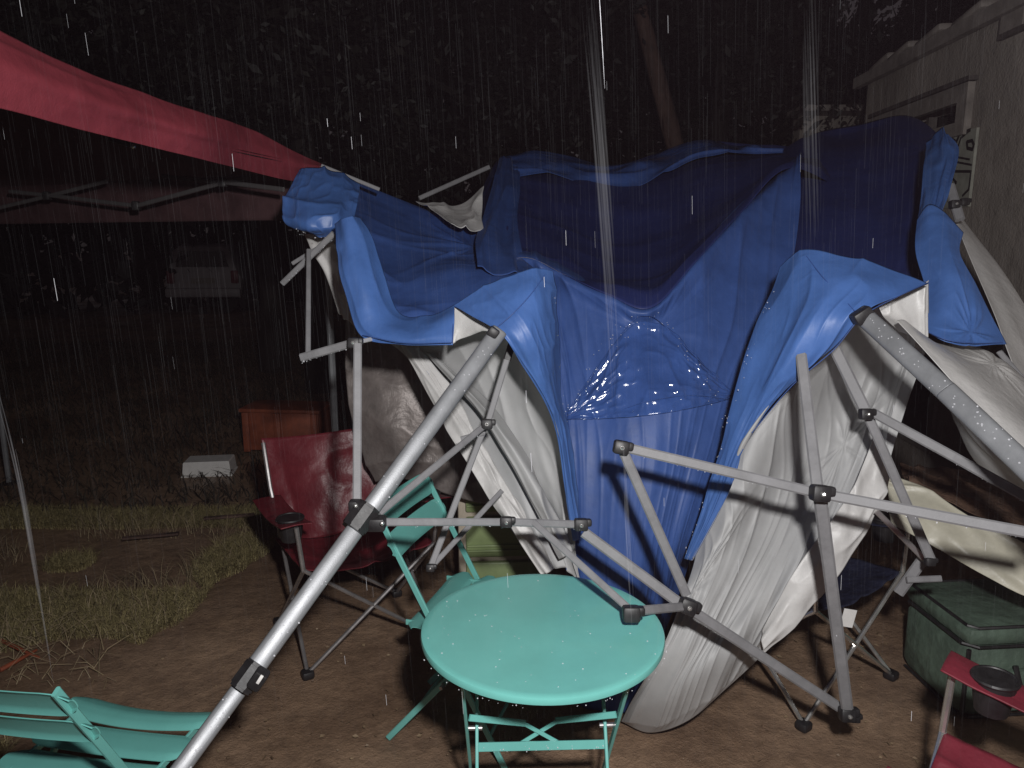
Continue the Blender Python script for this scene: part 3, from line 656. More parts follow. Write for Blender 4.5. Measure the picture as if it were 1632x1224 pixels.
f5 = [[(1463, 350, 2.62), (1480, 326, 2.6), (1503, 335, 2.57), (1536, 370, 2.52)], [(1459, 400, 2.5), (1485, 395, 2.46), (1510, 395, 2.43), (1530, 404, 2.43)],
      [(1474, 460, 2.4), (1502, 455, 2.35), (1530, 450, 2.33), (1555, 455, 2.36)], [(1478, 510, 2.3), (1510, 512, 2.27), (1550, 512, 2.27), (1586, 518, 2.3)],
      [(1480, 532, 2.26), (1510, 546, 2.22), (1555, 551, 2.22), (1602, 550, 2.27)]]
cloth('valance', f5, BL, bc, [('n', .008, 2, 2, 85), (('p', .62, .85), .016, 2.5, 1.5, 86, 5)], (90, 80))
crest = [[(798, 250, 4.6), (870, 247, 4.7), (975, 260, 4.8), (1050, 241, 4.8), (1115, 223, 4.8), (1180, 231, 4.75), (1246, 238, 4.65)],
 [(800, 266, 4.35), (872, 264, 4.45), (976, 276, 4.5), (1052, 258, 4.5), (1117, 238, 4.5), (1181, 239, 4.5), (1247, 242, 4.5)],
 [(806, 284, 4.24), (884, 284, 4.36), (990, 300, 4.36), (1056, 280, 4.40), (1119, 254, 4.42), (1182, 248, 4.42), (1248, 246, 4.45)]]
cloth('roof_edge_highlight', crest, [M['blue_wet'], M['silver']], bc, [('r', .03, 3, 2, 301), ('n', .02, 8, 2, 302)], (40, 160))  # lighter strip added over the dark crest to carry its bright sheen
side_ = [[(796, 250, 4.55), (786, 290, 3.95), (770, 340, 3.45), (758, 380, 3.0), (760, 430, 2.62)], [(812, 252, 4.5), (806, 300, 3.85), (796, 345, 3.4), (790, 390, 2.95), (800, 440, 2.6)],
 [(826, 258, 4.6), (828, 300, 3.95), (824, 345, 3.5), (830, 390, 3.0), (846, 440, 2.66)]]
cloth('roof_edge_highlight', side_, BM, bc, [('r', .02, 2, 3, 311), ('n', .01, 3, 6, 312)], (40, 110))  # lighter strip added along the left edge of the shaded panel
def sewn(pts, n=70, r=.0013, lift=.006):
    p = smooth_path([P(*q_) for q_ in pts], n); v = p - np.array((0, 0, CAMH)); p = p - v/np.linalg.norm(v, axis=1, keepdims=True)*lift
    mb = MB(); mb.tube(p, r, 6); mb.build('seam', M['blue_half_shaded'], bc, True)
sewn([(868, 438, 2.18), (845, 470, 2.14), (815, 502, 2.12), (786, 526, 2.13)]); sewn([(724, 492, 2.25), (722, 520, 2.19), (721, 546, 2.17)]); sewn([(578, 534, 2.25), (640, 546, 2.19), (720, 546, 2.17)], lift=.01)
sewn([(1285, 408, 2.24), (1310, 440, 2.15), (1342, 474, 2.08), (1366, 500, 2.02)], lift=.012); sewn([(1480, 450, 2.09), (1428, 474, 2.05), (1374, 505, 2.02), (1328, 558, 2.07), (1262, 615, 2.14), (1198, 690, 2.21)], lift=.008)
sewn([(1476, 528, 2.26), (1510, 542, 2.21), (1555, 547, 2.21), (1598, 546, 2.26)], lift=.008)
# wet reinforcing patch with its stitched seams, lying on the front cloth
def front_pt(px, py, off):
    d = P(px, py, 1.0) - np.array((0, 0, CAMH)); d /= np.linalg.norm(d)
    A = FA.reshape(-1, 3) - np.array((0, 0, CAMH)); t = A @ d; e = np.linalg.norm(A - t[:, None]*d, axis=1); i = np.argmin(e)
    return np.array((0, 0, CAMH)) + d*(t[i] - off)
rows = []
for v_ in np.linspace(0, 1, 7):
    row = []
    for u_ in np.linspace(0, 1, 9):
        tx = 1030; 
        left = np.array((904, 668)); right = np.array((1164, 636)); bot = left*(1-u_) + right*u_ + np.array((0, 10*math.sin(u_*math.pi)))
        top = np.array((np.interp(u_, [0, .46, .58, 1], [906, 1005, 1055, 1166]), np.interp(u_, [0, .46, .58, 1], [652, 512, 512, 622])))
        p = top*(1-v_) + bot*v_; row.append(front_pt(p[0], p[1], .012))
    rows.append(row)
cloth('reinforcing_patch', rows, [M['blue_wet'], M['silver']], bc, [('r', .008, 9, 4, 91), ('r', .005, 20, 9, 92)], (70, 110), thick=.001, xyz=True)
def seam(pts, r=.0016, n=60):
    sp_ = smooth_path([front_pt(x, y, .019) for x, y in pts], n); mb = MB(); mb.tube(sp_, r, 6); mb.build('seam', M['blue_wet'], bc, True)
seam([(906, 654), (955, 580), (1005, 515), (1030, 503), (1055, 515), (1110, 570), (1166, 622)]); seam([(900, 668), (960, 662), (1030, 640), (1100, 630), (1160, 636)])

# silver inside
silR = [
 [(1112, 862, 2.46), (1200, 690, 2.46), (1290, 590, 2.42), (1372, 505, 2.38), (1430, 475, 2.32), (1480, 447, 2.22)],
 [(1105, 900, 2.42), (1185, 790, 2.42), (1270, 690, 2.5), (1350, 610, 2.55), (1420, 580, 2.5), (1478, 545, 2.4)],
 [(1085, 960, 2.34), (1160, 870, 2.4), (1250, 780, 2.5), (1330, 710, 2.55), (1390, 670, 2.5), (1452, 625, 2.42)],
 [(1062, 1020, 2.32), (1130, 960, 2.33), (1220, 880, 2.42), (1300, 800, 2.5), (1362, 750, 2.5), (1422, 720, 2.45)],
 [(1035, 1070, 2.35), (1100, 1035, 2.3), (1180, 970, 2.35), (1260, 900, 2.4), (1325, 840, 2.45), (1404, 790, 2.45)],
 [(1005, 1120, 2.45), (1060, 1110, 2.35), (1130, 1060, 2.3), (1200, 1010, 2.35), (1265, 950, 2.4), (1352, 868, 2.45)],
 [(990, 1150, 2.56), (1035, 1168, 2.5), (1095, 1150, 2.42), (1155, 1100, 2.40), (1220, 1038, 2.42), (1295, 945, 2.48)]]
cloth('lining', silR, SV, bc, [('r', .009, 12, .6, 101), ('r', .0035, 26, 1.0, 102), ('n', .016, 2, 2, 103), (('p', .05, .36), .022, 3.5, 1.5, 104, 8), (('p', .66, .36), .014, 2.5, 1.5, 105, 7)], (220, 280), hem=.05)
# side strip hanging from the right front corner, with stitched end
stp = [[(1372, 700, 2.36), (1345, 760, 2.34), (1300, 850, 2.32), (1255, 930, 2.32), (1210, 1015, 2.34)],
       [(1415, 700, 2.36), (1400, 800, 2.33), (1345, 880, 2.31), (1290, 960, 2.31), (1218, 1045, 2.33)]]
stp = [[(1395, 690, 2.40), (1362, 770, 2.36), (1330, 822, 2.33), (1270, 905, 2.33), (1212, 1005, 2.35)],
       [(1410, 720, 2.38), (1380, 795, 2.34), (1348, 848, 2.31), (1286, 935, 2.31), (1214, 1024, 2.33)],
       [(1425, 740, 2.40), (1400, 812, 2.34), (1362, 880, 2.32), (1300, 962, 2.32), (1216, 1046, 2.34)]]
cloth('hem_strip', stp, [M['white'], M['blue']], bc, [('r', .012, 3, 2, 107), ('n', .006, 12, 2, 108)], (40, 160))
crn = [[(1398, 470, 2.2), (1440, 460, 2.2), (1480, 448, 2.18)], [(1405, 500, 2.2), (1445, 500, 2.19), (1480, 500, 2.2)], [(1432, 530, 2.24), (1458, 535, 2.22), (1480, 538, 2.22)]]
cloth('lining', crn, [M['white'], M['blue']], bc, [('r', .014, 3, 1, 109)], (40, 50))
crn2 = [[(722, 488, 2.30), (760, 508, 2.26), (792, 530, 2.2)], [(722, 520, 2.3), (745, 520, 2.28), (770, 528, 2.24)], [(722, 548, 2.3), (735, 540, 2.3), (755, 535, 2.28)]]
cloth('lining', crn2, [M['white'], M['blue']], bc, [('n', .004, 3, 1, 110)], (20, 30))
silL = [
 [(585, 520, 2.75), (650, 535, 2.68), (724, 500, 2.5), (790, 515, 2.38), (835, 575, 2.34), (893, 650, 2.42)],
 [(640, 565, 2.72), (700, 568, 2.66), (750, 560, 2.6), (802, 580, 2.55), (848, 640, 2.50), (899, 710, 2.46)],
 [(690, 640, 2.68), (735, 640, 2.64), (780, 635, 2.6), (822, 655, 2.56), (862, 710, 2.52), (906, 780, 2.47)],
 [(738, 725, 2.62), (770, 720, 2.6), (805, 720, 2.58), (841, 738, 2.55), (877, 780, 2.52), (914, 850, 2.47)],
 [(792, 812, 2.56), (815, 805, 2.56), (840, 804, 2.55), (865, 814, 2.53), (891, 842, 2.5), (920, 900, 2.48)],
 [(862, 912, 2.52), (877, 908, 2.52), (888, 905, 2.52), (901, 908, 2.5), (913, 918, 2.5), (930, 945, 2.5)]]
cloth('lining', silL, SV, bc, [('n', .03, 3, 2, 111), ('r', .012, 5, 1, 112), ('n', .012, 2, 5, 113)], (150, 150))
hem = [[(640, 548, 2.66), (690, 640, 2.6), (745, 735, 2.52), (800, 825, 2.46), (862, 915, 2.44)],
       [(655, 552, 2.64), (712, 640, 2.56), (768, 735, 2.5), (820, 825, 2.44), (874, 912, 2.42)],
       [(668, 552, 2.66), (730, 640, 2.6), (785, 732, 2.54), (836, 820, 2.48), (884, 905, 2.46)]]
cloth('hem_strip', hem, [M['white'], M['blue']], bc, [('s', .018, 1, 2, 115) if False else ('r', .016, 2, 4, 115), ('n', .008, 9, 3, 116)], (50, 170))
hem2 = [[(676, 560, 2.64), (745, 640, 2.56), (800, 720, 2.5), (845, 800, 2.47), (893, 890, 2.46)],
        [(690, 565, 2.63), (764, 640, 2.52), (820, 720, 2.47), (862, 800, 2.44), (903, 885, 2.44)],
        [(702, 572, 2.66), (782, 645, 2.58), (838, 725, 2.53), (876, 800, 2.49), (910, 880, 2.47)]]
cloth('hem_strip', hem2, SV, bc, [('r', .010, 2, 3, 117), ('n', .008, 6, 3, 118)], (40, 150))
back = [[(548, 430, 3.15), (600, 490, 3.15), (660, 530, 3.15), (740, 560, 3.1)], [(548, 560, 3.2), (610, 590, 3.2), (690, 620, 3.15), (780, 640, 3.1)],
        [(560, 680, 3.2), (625, 690, 3.15), (700, 700, 3.15), (810, 730, 3.1)], [(596, 770, 3.25), (645, 765, 3.2), (720, 790, 3.15), (840, 820, 3.1)]]
cloth('lining', back, [M['silver_old'], M['blue']], bc, [('n', .03, 3, 3, 121), ('r', .02, 3, 4, 122)], (110, 110))
b4 = [[(662, 318, 3.5), (700, 325, 3.5), (735, 322, 3.55), (772, 296, 3.6)], [(690, 338, 3.3), (715, 345, 3.3), (745, 345, 3.35), (768, 335, 3.4)], [(720, 356, 3.1), (735, 362, 3.1), (752, 366, 3.12), (768, 370, 3.2)]]
cloth('lining', b4, [M['white'], M['blue']], bc, [('r', .02, 3, 2, 131)], (40, 50))
b5 = [[(484, 372, 2.85), (520, 376, 2.78), (548, 380, 2.72)], [(500, 400, 2.84), (525, 405, 2.78), (550, 410, 2.72)], [(518, 432, 2.82), (536, 440, 2.78), (556, 470, 2.72)], [(540, 500, 2.8), (552, 510, 2.76), (572, 532, 2.7)]]
cloth('lining', b5, [M['white'], M['blue']], bc, [('r', .02, 3, 2, 133)], (60, 40))

drops = MB()
def drops_on(a, b, n, off, seed, r=(.0014, .0032)):
    rs = np.random.RandomState(seed)
    for _ in range(n):
        t = rs.uniform(0, 1)**1.0; p = a + (b-a)*t + np.array((rs.normal()*.0015, rs.normal()*.003, -off + rs.normal()*.002)); q_ = min(rs.uniform(*r), rs.uniform(*r))*.62*rs.uniform(.6, 1.3)
        drops.ball(p, q_, 6, 4, sc=(1, 1, rs.uniform(1, 1.5)))
def fbar(pts, wpx_, nm='truss_bar', m='grey_metal', t=.5, drop=0, seed=1):
    """a frame member through (px, py, depth) points; wpx_ its breadth in pixels at the first point"""
    W_ = wpx_/F*pts[0][2]
    for i in range(len(pts)-1):
        a, b = P(*pts[i]), P(*pts[i+1]); mb = MB(); mb.cbar(a, b, W_, W_*t); o = mb.build(nm, M[m], bc, True)
        if drop: drops_on(a, b, drop, W_*.5, seed+i)
    return W_
def joint(px, py, Z, s=1.0, ang=0, bolt=True, nm='joint'):
    c = P(px, py, Z); Mx = np.array(Matrix.Rotation(-PITCH, 3, 'X') @ Matrix.Rotation(R(ang), 3, 'Y'))
    mb = MB(); mb.box(c, (.040*s, .034*s, .036*s), Mx, .006*s); mb.box(c + Mx @ np.array((.018*s, 0, .006*s)), (.026*s, .026*s, .022*s), Mx, .005*s)
    j = mb.build(nm, M['black'], bc, True)
    if bolt:
        mb = MB(); d = Mx @ np.array((0, -1, 0)); mb.cyl(c + d*.0165*s, c + d*.021*s, .0055*s, 10); mb.ball(c + d*.021*s, .0045*s, 8, 4); mb.build('bolt', M['chrome'], j, True)
def round_bar(mb, a, b, w, t):
    d = (b-a)/np.linalg.norm(b-a); sd_ = np.cross(d, (a+b)/2 - np.array((0, 0, CAMH))); sd_ /= np.linalg.norm(sd_); u = np.cross(sd_, d); n = 20
    prof = []
    for j in range(n):
        c_, s_ = math.cos(2*math.pi*j/n), math.sin(2*math.pi*j/n); prof.append((w/2*np.sign(c_)*abs(c_)**.6, t/2*np.sign(s_)*abs(s_)**.6))
    mb.ring([[p + sd_*x + u*y for x, y in prof] for p in (a, a + d*.004, b - d*.004, b)])
# the two front legs
def leg(pts, w0, seed):
    segs = len(pts)-1
    for i in range(segs):
        a, b = P(*pts[i]), P(*pts[i+1]); w = w0[i]/F*pts[i][2]
        mb = MB(); round_bar(mb, a, b, w, w*.85); mesh_obj('leg', mb.v, mb.f, M['alu'], bc, True); drops_on(a, b, 26, w*.42, seed+i, (.0012, .0034))
        d = (b-a)/np.linalg.norm(b-a); view = (a+b)/2 - np.array((0, 0, CAMH)); s_ = np.cross(d, view); s_ /= np.linalg.norm(s_); u_ = np.cross(s_, d); u_ = u_ if np.dot(u_, view) < 0 else -u_
        rs = np.random.RandomState(seed+40+i)
        for _ in range(26):
            p = a + (b-a)*rs.uniform() + s_*w*.5*rs.choice([-1, 1, 1, 1])*rs.uniform(-.3, .95) + u_*w*.42; drops.ball(p, rs.uniform(.0010, .0026), 6, 4)
leg([(795, 528, 2.08), (578, 828, 1.86), (398, 1076, 1.66)], (27, 29), 201)
leg([(398, 1076, 1.66), (240, 1290, 1.49), (150, 1420, 1.40)], (27, 27), 205)
leg([(1372, 500, 2.02), (1510, 625, 1.80), (1660, 768, 1.58), (1900, 995, 1.30)], (30, 34, 38), 209)
def collar(px, py, Z, a, b, L=.055, k=1.35, clip=True):
    c = P(px, py, Z); pa, pb = P(*a), P(*b); d = (pb-pa)/np.linalg.norm(pb-pa); w = .047
    mb = MB(); mb.cbar(c - d*L/2, c + d*L/2, w*k, w*1.7); o = mb.build('slider', M['black'], bc, True)
    mb = MB(); mb.cbar(c - d*L*.62, c - d*L*.5, w*k*.9, w*1.8); mb.cbar(c + d*L*.5, c + d*L*.62, w*k*.9, w*1.8); mb.build('slider_rim', M['black'], o, True)
    return o, c, d
o, c, d = collar(575, 826, 1.855, (795, 528, 2.08), (398, 1076, 1.66))
mb = MB(); mb.box(P(600, 834, 1.85), (.045, .04, .034), None, .006); mb.box(P(566, 806, 1.86), (.03, .03, .03), None, .006); mb.build('bracket', M['black'], o, True)
for q_ in ((567, 806, 1.83), (609, 834, 1.82)):
    mb = MB(); mb.ball(P(*q_), .006, 8, 5); mb.build('bolt', M['chrome'], o, True)
o, c, d = collar(397, 1077, 1.655, (795, 528, 2.08), (398, 1076, 1.66), .05, 1.1)
mb = MB(); mb.box(P(412, 1082, 1.62), (.03, .03, .045), np.array(Matrix.Rotation(R(35), 3, 'Y')), .005); mb.build('lock_button', M['black'], o, True)
mb = MB(); mb.box(P(414, 1083, 1.60), (.007, .004, .022), np.array(Matrix.Rotation(R(33), 3, 'Y')), .001); mb.build('label_strip', M['white_pl'], o, True)
mb = MB(); mb.box(P(786, 530, 2.06), (.030, .03, .028), np.array(Matrix.Rotation(R(35), 3, 'Y')), .005); mb.build('corner_bracket', M['black'], bc, True)
mb = MB(); mb.box(P(1374, 503, 2.0), (.050, .04, .034), np.array(Matrix.Rotation(R(-35), 3, 'Y')), .005); mb.build('corner_bracket', M['black'], bc, True)
# left side members
fbar([(570, 548, 2.02), (569, 808, 1.88)], 13, m='grey_metal', drop=20, seed=301)
fbar([(480, 570, 2.12), (562, 547, 2.05)], 13, drop=26, seed=303); fbar([(562, 547, 2.07), (622, 534, 2.45)], 7, m='white_pl')
joint(564, 547, 2.03, .8)
fbar([(492, 398, 2.5), (491, 566, 2.14)], 7, drop=30, seed=305); fbar([(450, 452, 2.6), (532, 372, 2.5)], 9, drop=26, seed=307); fbar([(466, 420, 2.62), (540, 374, 2.55)], 6)
fbar([(603, 832, 1.87), (808, 832, 2.02)], 13, drop=26, seed=309); fbar([(808, 832, 2.02), (930, 836, 2.12)], 13, drop=14, seed=311)
joint(807, 832, 2.0, .8); joint(926, 836, 2.1, .95)
fbar([(604, 818, 1.9), (775, 676, 2.25)], 12, drop=26, seed=313); fbar([(808, 572, 2.28), (778, 672, 2.26)], 10); fbar([(830, 500, 2.3), (808, 574, 2.28)], 12, m='black')
fbar([(772, 682, 2.3), (686, 905, 2.2)], 10); fbar([(800, 782, 2.36), (688, 903, 2.2)], 8); joint(776, 676, 2.24, .85); joint(686, 905, 2.18, .6)
fbar([(735, 700, 2.3), (770, 690, 2.29)], 9)
# middle scissor
fbar([(930, 848, 2.1), (1092, 968, 2.06)], 17, drop=18, seed=321); fbar([(850, 832, 2.05), (1002, 970, 1.84)], 11, drop=12, seed=323)
fbar([(1010, 974, 1.84), (1088, 967, 2.02)], 15); joint(1006, 978, 1.83, 1.05, bolt=False)
joint(1096, 966, 2.03, 1.15, 20)
fbar([(990, 712, 1.96), (1094, 948, 2.04)], 16, drop=10, seed=325); fbar([(992, 712, 1.96), (1300, 785, 1.92)], 16, drop=30, seed=327)
fbar([(1310, 787, 1.9), (1660, 853, 1.72)], 17, drop=46, seed=329); joint(990, 713, 1.95, 1.0, 10); joint(1307, 786, 1.89, 1.15, 5)
fbar([(1276, 560, 2.1), (1303, 780, 1.93)], 17, m='grey_metal'); fbar([(1307, 792, 1.92), (1350, 1128, 2.18)], 21, drop=10, seed=331)
fbar([(1098, 970, 2.06), (1345, 1132, 2.22)], 17, drop=26, seed=333); joint(1350, 1138, 2.19, 1.1); joint(1362, 1144, 2.2, .7, bolt=False)
# right members
fbar([(1318, 530, 2.25), (1378, 652, 2.2)], 18); fbar([(1384, 664, 2.2), (1484, 893, 2.2)], 15); joint(1380, 660, 2.17, .9)
fbar([(1388, 656, 2.18), (1520, 728, 2.05), (1660, 806, 1.9)], 15, drop=20, seed=341)
fbar([(1397, 815, 2.3), (1472, 890, 2.3)], 9, m='steel'); joint(1482, 895, 2.2, .7, bolt=False)
fbar([(1470, 893, 2.35), (1432, 945, 2.4)], 17); fbar([(1445, 924, 2.36), (1500, 922, 2.36)], 10)
fbar([(1592, 560, 2.45), (1660, 640, 2.35)], 9); fbar([(1514, 296, 3.0), (1530, 350, 2.9)], 14)
joint(1521, 326, 2.93, .9); joint(1537, 322, 2.95, .8, bolt=False)
# far edge rods and the two rear legs that still stand
fbar([(668, 316, 3.85), (780, 266, 4.0)], 7); fbar([(512, 264, 3.15), (605, 302, 3.2)], 6)
for (px, py, Z) in ((806, 268, 5.0), (1432, 205, 4.85)):
    t_ = P(px, py, Z); mb = MB(); mb.bar((t_[0], t_[1], 0), (t_[0], t_[1], t_[2]-.10), .04, .04, side=(1, 0, 0)); mb.build('leg', M['alu'], bc, True)
dr = drops.build('water_drops', M['drop'], bc, True); dr['kind'] = 'stuff'
# drops along the blue edges
ed = MB(); rs = np.random.RandomState(9)
def edge_drops(pts, n, r=(.0012, .003)):
    sp_ = smooth_path([P(*p) for p in pts], n*3)
    for i in rs.choice(len(sp_), n//2+4): ed.ball(sp_[i] + rs.normal(size=3)*.005 + np.array((0, -.004, -.003)), rs.uniform(*r)*rs.uniform(.4, .9), 6, 4)
edge_drops([(450, 345, 2.64), (492, 376, 2.63), (540, 376, 2.62)], 50); edge_drops([(1163, 650, 2.24), (1146, 720, 2.24), (1120, 800, 2.27), (1092, 880, 2.3)], 40)
edge_drops([(1232, 465, 2.24), (1209, 520, 2.24), (1187, 580, 2.23), (1166, 650, 2.24)], 26); edge_drops([(883, 470, 2.26), (892, 575, 2.3), (908, 690, 2.34)], 16)
for _ in range(60):
    a = rs.uniform(0, 1); p0 = (905 + a*260, 655 - 140*math.sin(math.pi*min(1, a*1.05)) + rs.normal()*12); ed.ball(front_pt(p0[0], p0[1], .024), rs.uniform(.0007, .002), 6, 4)
x_ = ed.build('water_drops', M['drop'], bc, True); x_['kind'] = 'stuff'

# ------------------------------------------------------------------ white sheets and cream sheet at the right
w1 = [[(1512, 318, 3.1), (1545, 400, 2.9), (1590, 500, 2.7), (1620, 580, 2.6), (1680, 720, 2.5), (1760, 860, 2.45)],
      [(1522, 330, 3.12), (1565, 400, 2.95), (1612, 500, 2.78), (1645, 580, 2.7), (1710, 700, 2.6), (1800, 830, 2.55)],
      [(1532, 345, 3.15), (1588, 420, 3.0), (1640, 505, 2.85), (1680, 570, 2.8), (1750, 680, 2.7), (1840, 800, 2.6)]]
o, _ = cloth('white_sheet', w1, [M['white'], M['white']], None, [('n', .012, 2, 2, 141)], (60, 160)); tag(o, 'white sheet sloping down in front of the house wall', 'sheet')
w2 = [[(1428, 512, 2.12), (1500, 588, 2.0), (1575, 668, 1.9), (1660, 760, 1.8), (1800, 900, 1.7)],
      [(1446, 512, 2.16), (1520, 575, 2.06), (1590, 640, 1.97), (1670, 715, 1.9), (1810, 850, 1.8)],
      [(1480, 540, 2.26), (1545, 572, 2.2), (1605, 615, 2.15), (1680, 690, 2.1), (1820, 810, 2.0)],
      [(1500, 552, 2.4), (1570, 560, 2.35), (1625, 598, 2.3), (1700, 665, 2.25), (1830, 780, 2.2)]]
o, _ = cloth('white_sheet', w2, [M['white'], M['white']], None, [('n', .010, 2, 2, 151), (('p', .36, .85), .020, 4, 2, 153, 9)], (110, 160)); tag(o, 'crumpled white sheet lying along the right front leg', 'sheet')
w3 = [[(1495, 590, 2.35), (1570, 665, 2.25), (1640, 735, 2.15), (1720, 810, 2.1)], [(1505, 640, 2.4), (1565, 715, 2.32), (1640, 775, 2.25), (1720, 850, 2.2)], [(1520, 672, 2.45), (1560, 735, 2.4), (1640, 790, 2.32), (1720, 870, 2.25)]]
o, _ = cloth('grey_sheet', w3, [M['silver'], M['silver']], None, [('n', .012, 3, 3, 161)], (40, 70)); tag(o, 'shaded grey sheet hanging below the right front leg', 'sheet')
c1 = [[(1412, 752, 2.75), (1470, 775, 2.68), (1550, 825, 2.55), (1640, 872, 2.45), (1760, 930, 2.4)], [(1416, 795, 2.7), (1480, 820, 2.6), (1555, 868, 2.5), (1642, 912, 2.4), (1760, 970, 2.35)],
      [(1420, 835, 2.66), (1490, 872, 2.56), (1560, 912, 2.46), (1645, 956, 2.36), (1760, 1015, 2.3)]]
o, _ = cloth('cream_sheet', c1, [M['cream'], M['cream']], None, [('r', .016, 2, 4, 171), ('n', .006, 8, 3, 172)], (50, 110)); tag(o, 'cream vinyl sheet with a straight lower edge above the green bag', 'sheet')
c2 = [[(1430, 742, 3.2), (1500, 738, 3.15), (1580, 745, 3.1), (1680, 752, 3.0)], [(1440, 760, 2.95), (1500, 768, 2.9), (1580, 790, 2.85), (1690, 820, 2.8)], [(1450, 780, 2.75), (1510, 800, 2.7), (1590, 835, 2.65), (1700, 885, 2.6)]]
o, _ = cloth('blanket', c2, [M['brown_cloth'], M['brown_cloth']], None, [('r', .03, 4, 4, 181), ('n', .02, 6, 5, 182)], (60, 90)); tag(o, 'sodden brown blanket heaped behind the cream sheet', 'blanket')

# ------------------------------------------------------------------ bistro table
tc_ = G(864, 998, .71)
tb = empty('bistro_table', (tc_[0], tc_[1], 0), R(2), 'round teal metal folding table with rainwater on its top', 'table')
r_ = .298; rings = []
for rr, zz in ((.02, .712), (r_-.02, .7105), (r_-.008, .7115), (r_-.002, .709), (r_, .703), (r_-.001, .694), (r_-.006, .690), (r_-.012, .692), (.02, .703)):
    rings.append([np.array((rr*math.cos(2*math.pi*j/96), rr*math.sin(2*math.pi*j/96), zz)) for j in range(96)])
mb = MB(); mb.ring(rings); mb.build('tabletop', M['teal'], tb)
def tbar(nm, a, b, w, t, side, par=None): mb = MB(); mb.bar(a, b, w, t, side=side, c=.2); return mb.build(nm, M['teal'], par or tb)
XA, XB = .180, .163
for s_ in (-1, 1):
    tbar('leg', (s_*XA*1.08, -.16, .692), (s_*XA*.98, .24, .0), .018, .008, (0, 1, 0))
    tbar('leg', (s_*XB, .16, .692), (s_*XB, -.24, .0), .018, .008, (0, 1, 0))
    mb = MB(); mb.cyl((s_*.150, .012, .425), (s_*.192, .012, .425), .006, 10); mb.build('pivot', M['steel'], tb)
def onB(z): return .16 - .40*(.692-z)/.692
def onA(z): return -.16 + .40*(.692-z)/.692
zc = .39
tbar('crossbar', (-XB, onB(zc), zc), (XB, onB(zc), zc), .022, .006, (0, .3, 1))
tbar('crossbar', (-XA, onA(.12), .12), (XA, onA(.12), .12), .018, .006, (0, .3, 1)); tbar('crossbar', (-XB, onB(.10), .10), (XB, onB(.10), .10), .018, .006, (0, .3, 1))
for s_ in (-1, 1):
    yA = onA(.55)
    tbar('brace', (s_*XA, onA(.50)-.004, .50), (s_*.040, onB(.43)+.008+s_*.004, .435), .016, .006, (0, .3, 1)); tbar('brace', (s_*.046, onB(.43)+.008+s_*.004, .436), (-s_*.06, onB(.38)+.012+s_*.004, .385), .010, .005, (0, .3, 1))
    tbar('top_rail', (s_*.17, -.2, .688), (s_*.17, .2, .688), .016, .008, (1, 0, 0))
# rainwater on the table
ed = MB(); rs = np.random.RandomState(4)
for _ in range(60):
    a = rs.uniform(0, 2*math.pi); r = .29*math.sqrt(rs.uniform()); q_ = rs.uniform(.0008, .0022); ed.ball((tc_[0]+r*math.cos(a), tc_[1]+r*math.sin(a), .7115), q_, 8, 4, sc=(1, 1, .45))
for _ in range(22): ed.ball((tc_[0]+rs.uniform(-XB, XB), tc_[1]+onB(zc)-.006, zc+rs.uniform(-.012, .004)), rs.uniform(.0007, .002), 6, 4)
for _ in range(30):
    a = rs.uniform(R(190), R(350)); ed.ball((tc_[0]+.302*math.cos(a), tc_[1]+.302*math.sin(a), .690+rs.uniform(-.002, .004)), rs.uniform(.0007, .0016), 6, 4)
x_ = ed.build('water_drops', M['drop'], tb, True); x_['kind'] = 'stuff'

# ------------------------------------------------------------------ bistro chairs: x forward, y across
def slat(a, b, w, t, sag, M_=None):                # a rounded-end pressed metal slat between a and b, w wide along dirw
    return None
def pressed_slat(ya, yb, fn, w, nm, par, bow=0.0, n=18):
    """slat running across y; fn(u across width -.5...5, s along) -> (x,z) centre line handled by caller"""
    mb = MB(); top = []; L = yb - ya
    cols = 9
    def pt(i, j, off):
        s = i/n; k = j/(cols-1) - .5
        end = min(s, 1-s)*L; rad = w*.42
        wide = 1.0 if end > rad else math.sqrt(max(0.0, 1 - ((rad-end)/rad)**2))*.55 + .45*(end/rad)**.5 if end > 0 else .38
        wide = max(wide, .40)
        y = ya + L*s
        crown = .003*(1 - (2*k)**2) ; lip = -.004 if abs(k) > .49 else 0
        x, z, nx, nz, tx, tz = fn(k*wide*w, y)
        h = crown + lip + off
        return np.array((x + nx*h, y, z + nz*h))
    V = [pt(i, j, 0) for i in range(n+1) for j in range(cols)]; V2 = [pt(i, j, -.0025) for i in range(n+1) for j in range(cols)]
    F_ = []; N0 = len(V)
    for i in range(n):
        for j in range(cols-1):
            a = i*cols+j; F_.append((a, a+1, a+cols+1, a+cols)); F_.append((N0+a, N0+a+cols, N0+a+cols+1, N0+a+1))
    per = [j for j in range(cols)] + [i*cols+cols-1 for i in range(1, n+1)] + [n*cols+j for j in range(cols-2, -1, -1)] + [i*cols for i in range(n-1, 0, -1)]
    for i in range(len(per)): a, b = per[i], per[(i+1) % len(per)]; F_.append((b, a, N0+a, N0+b))
    mb.add(V+V2, F_); return mb.build(nm, M['teal'], par)
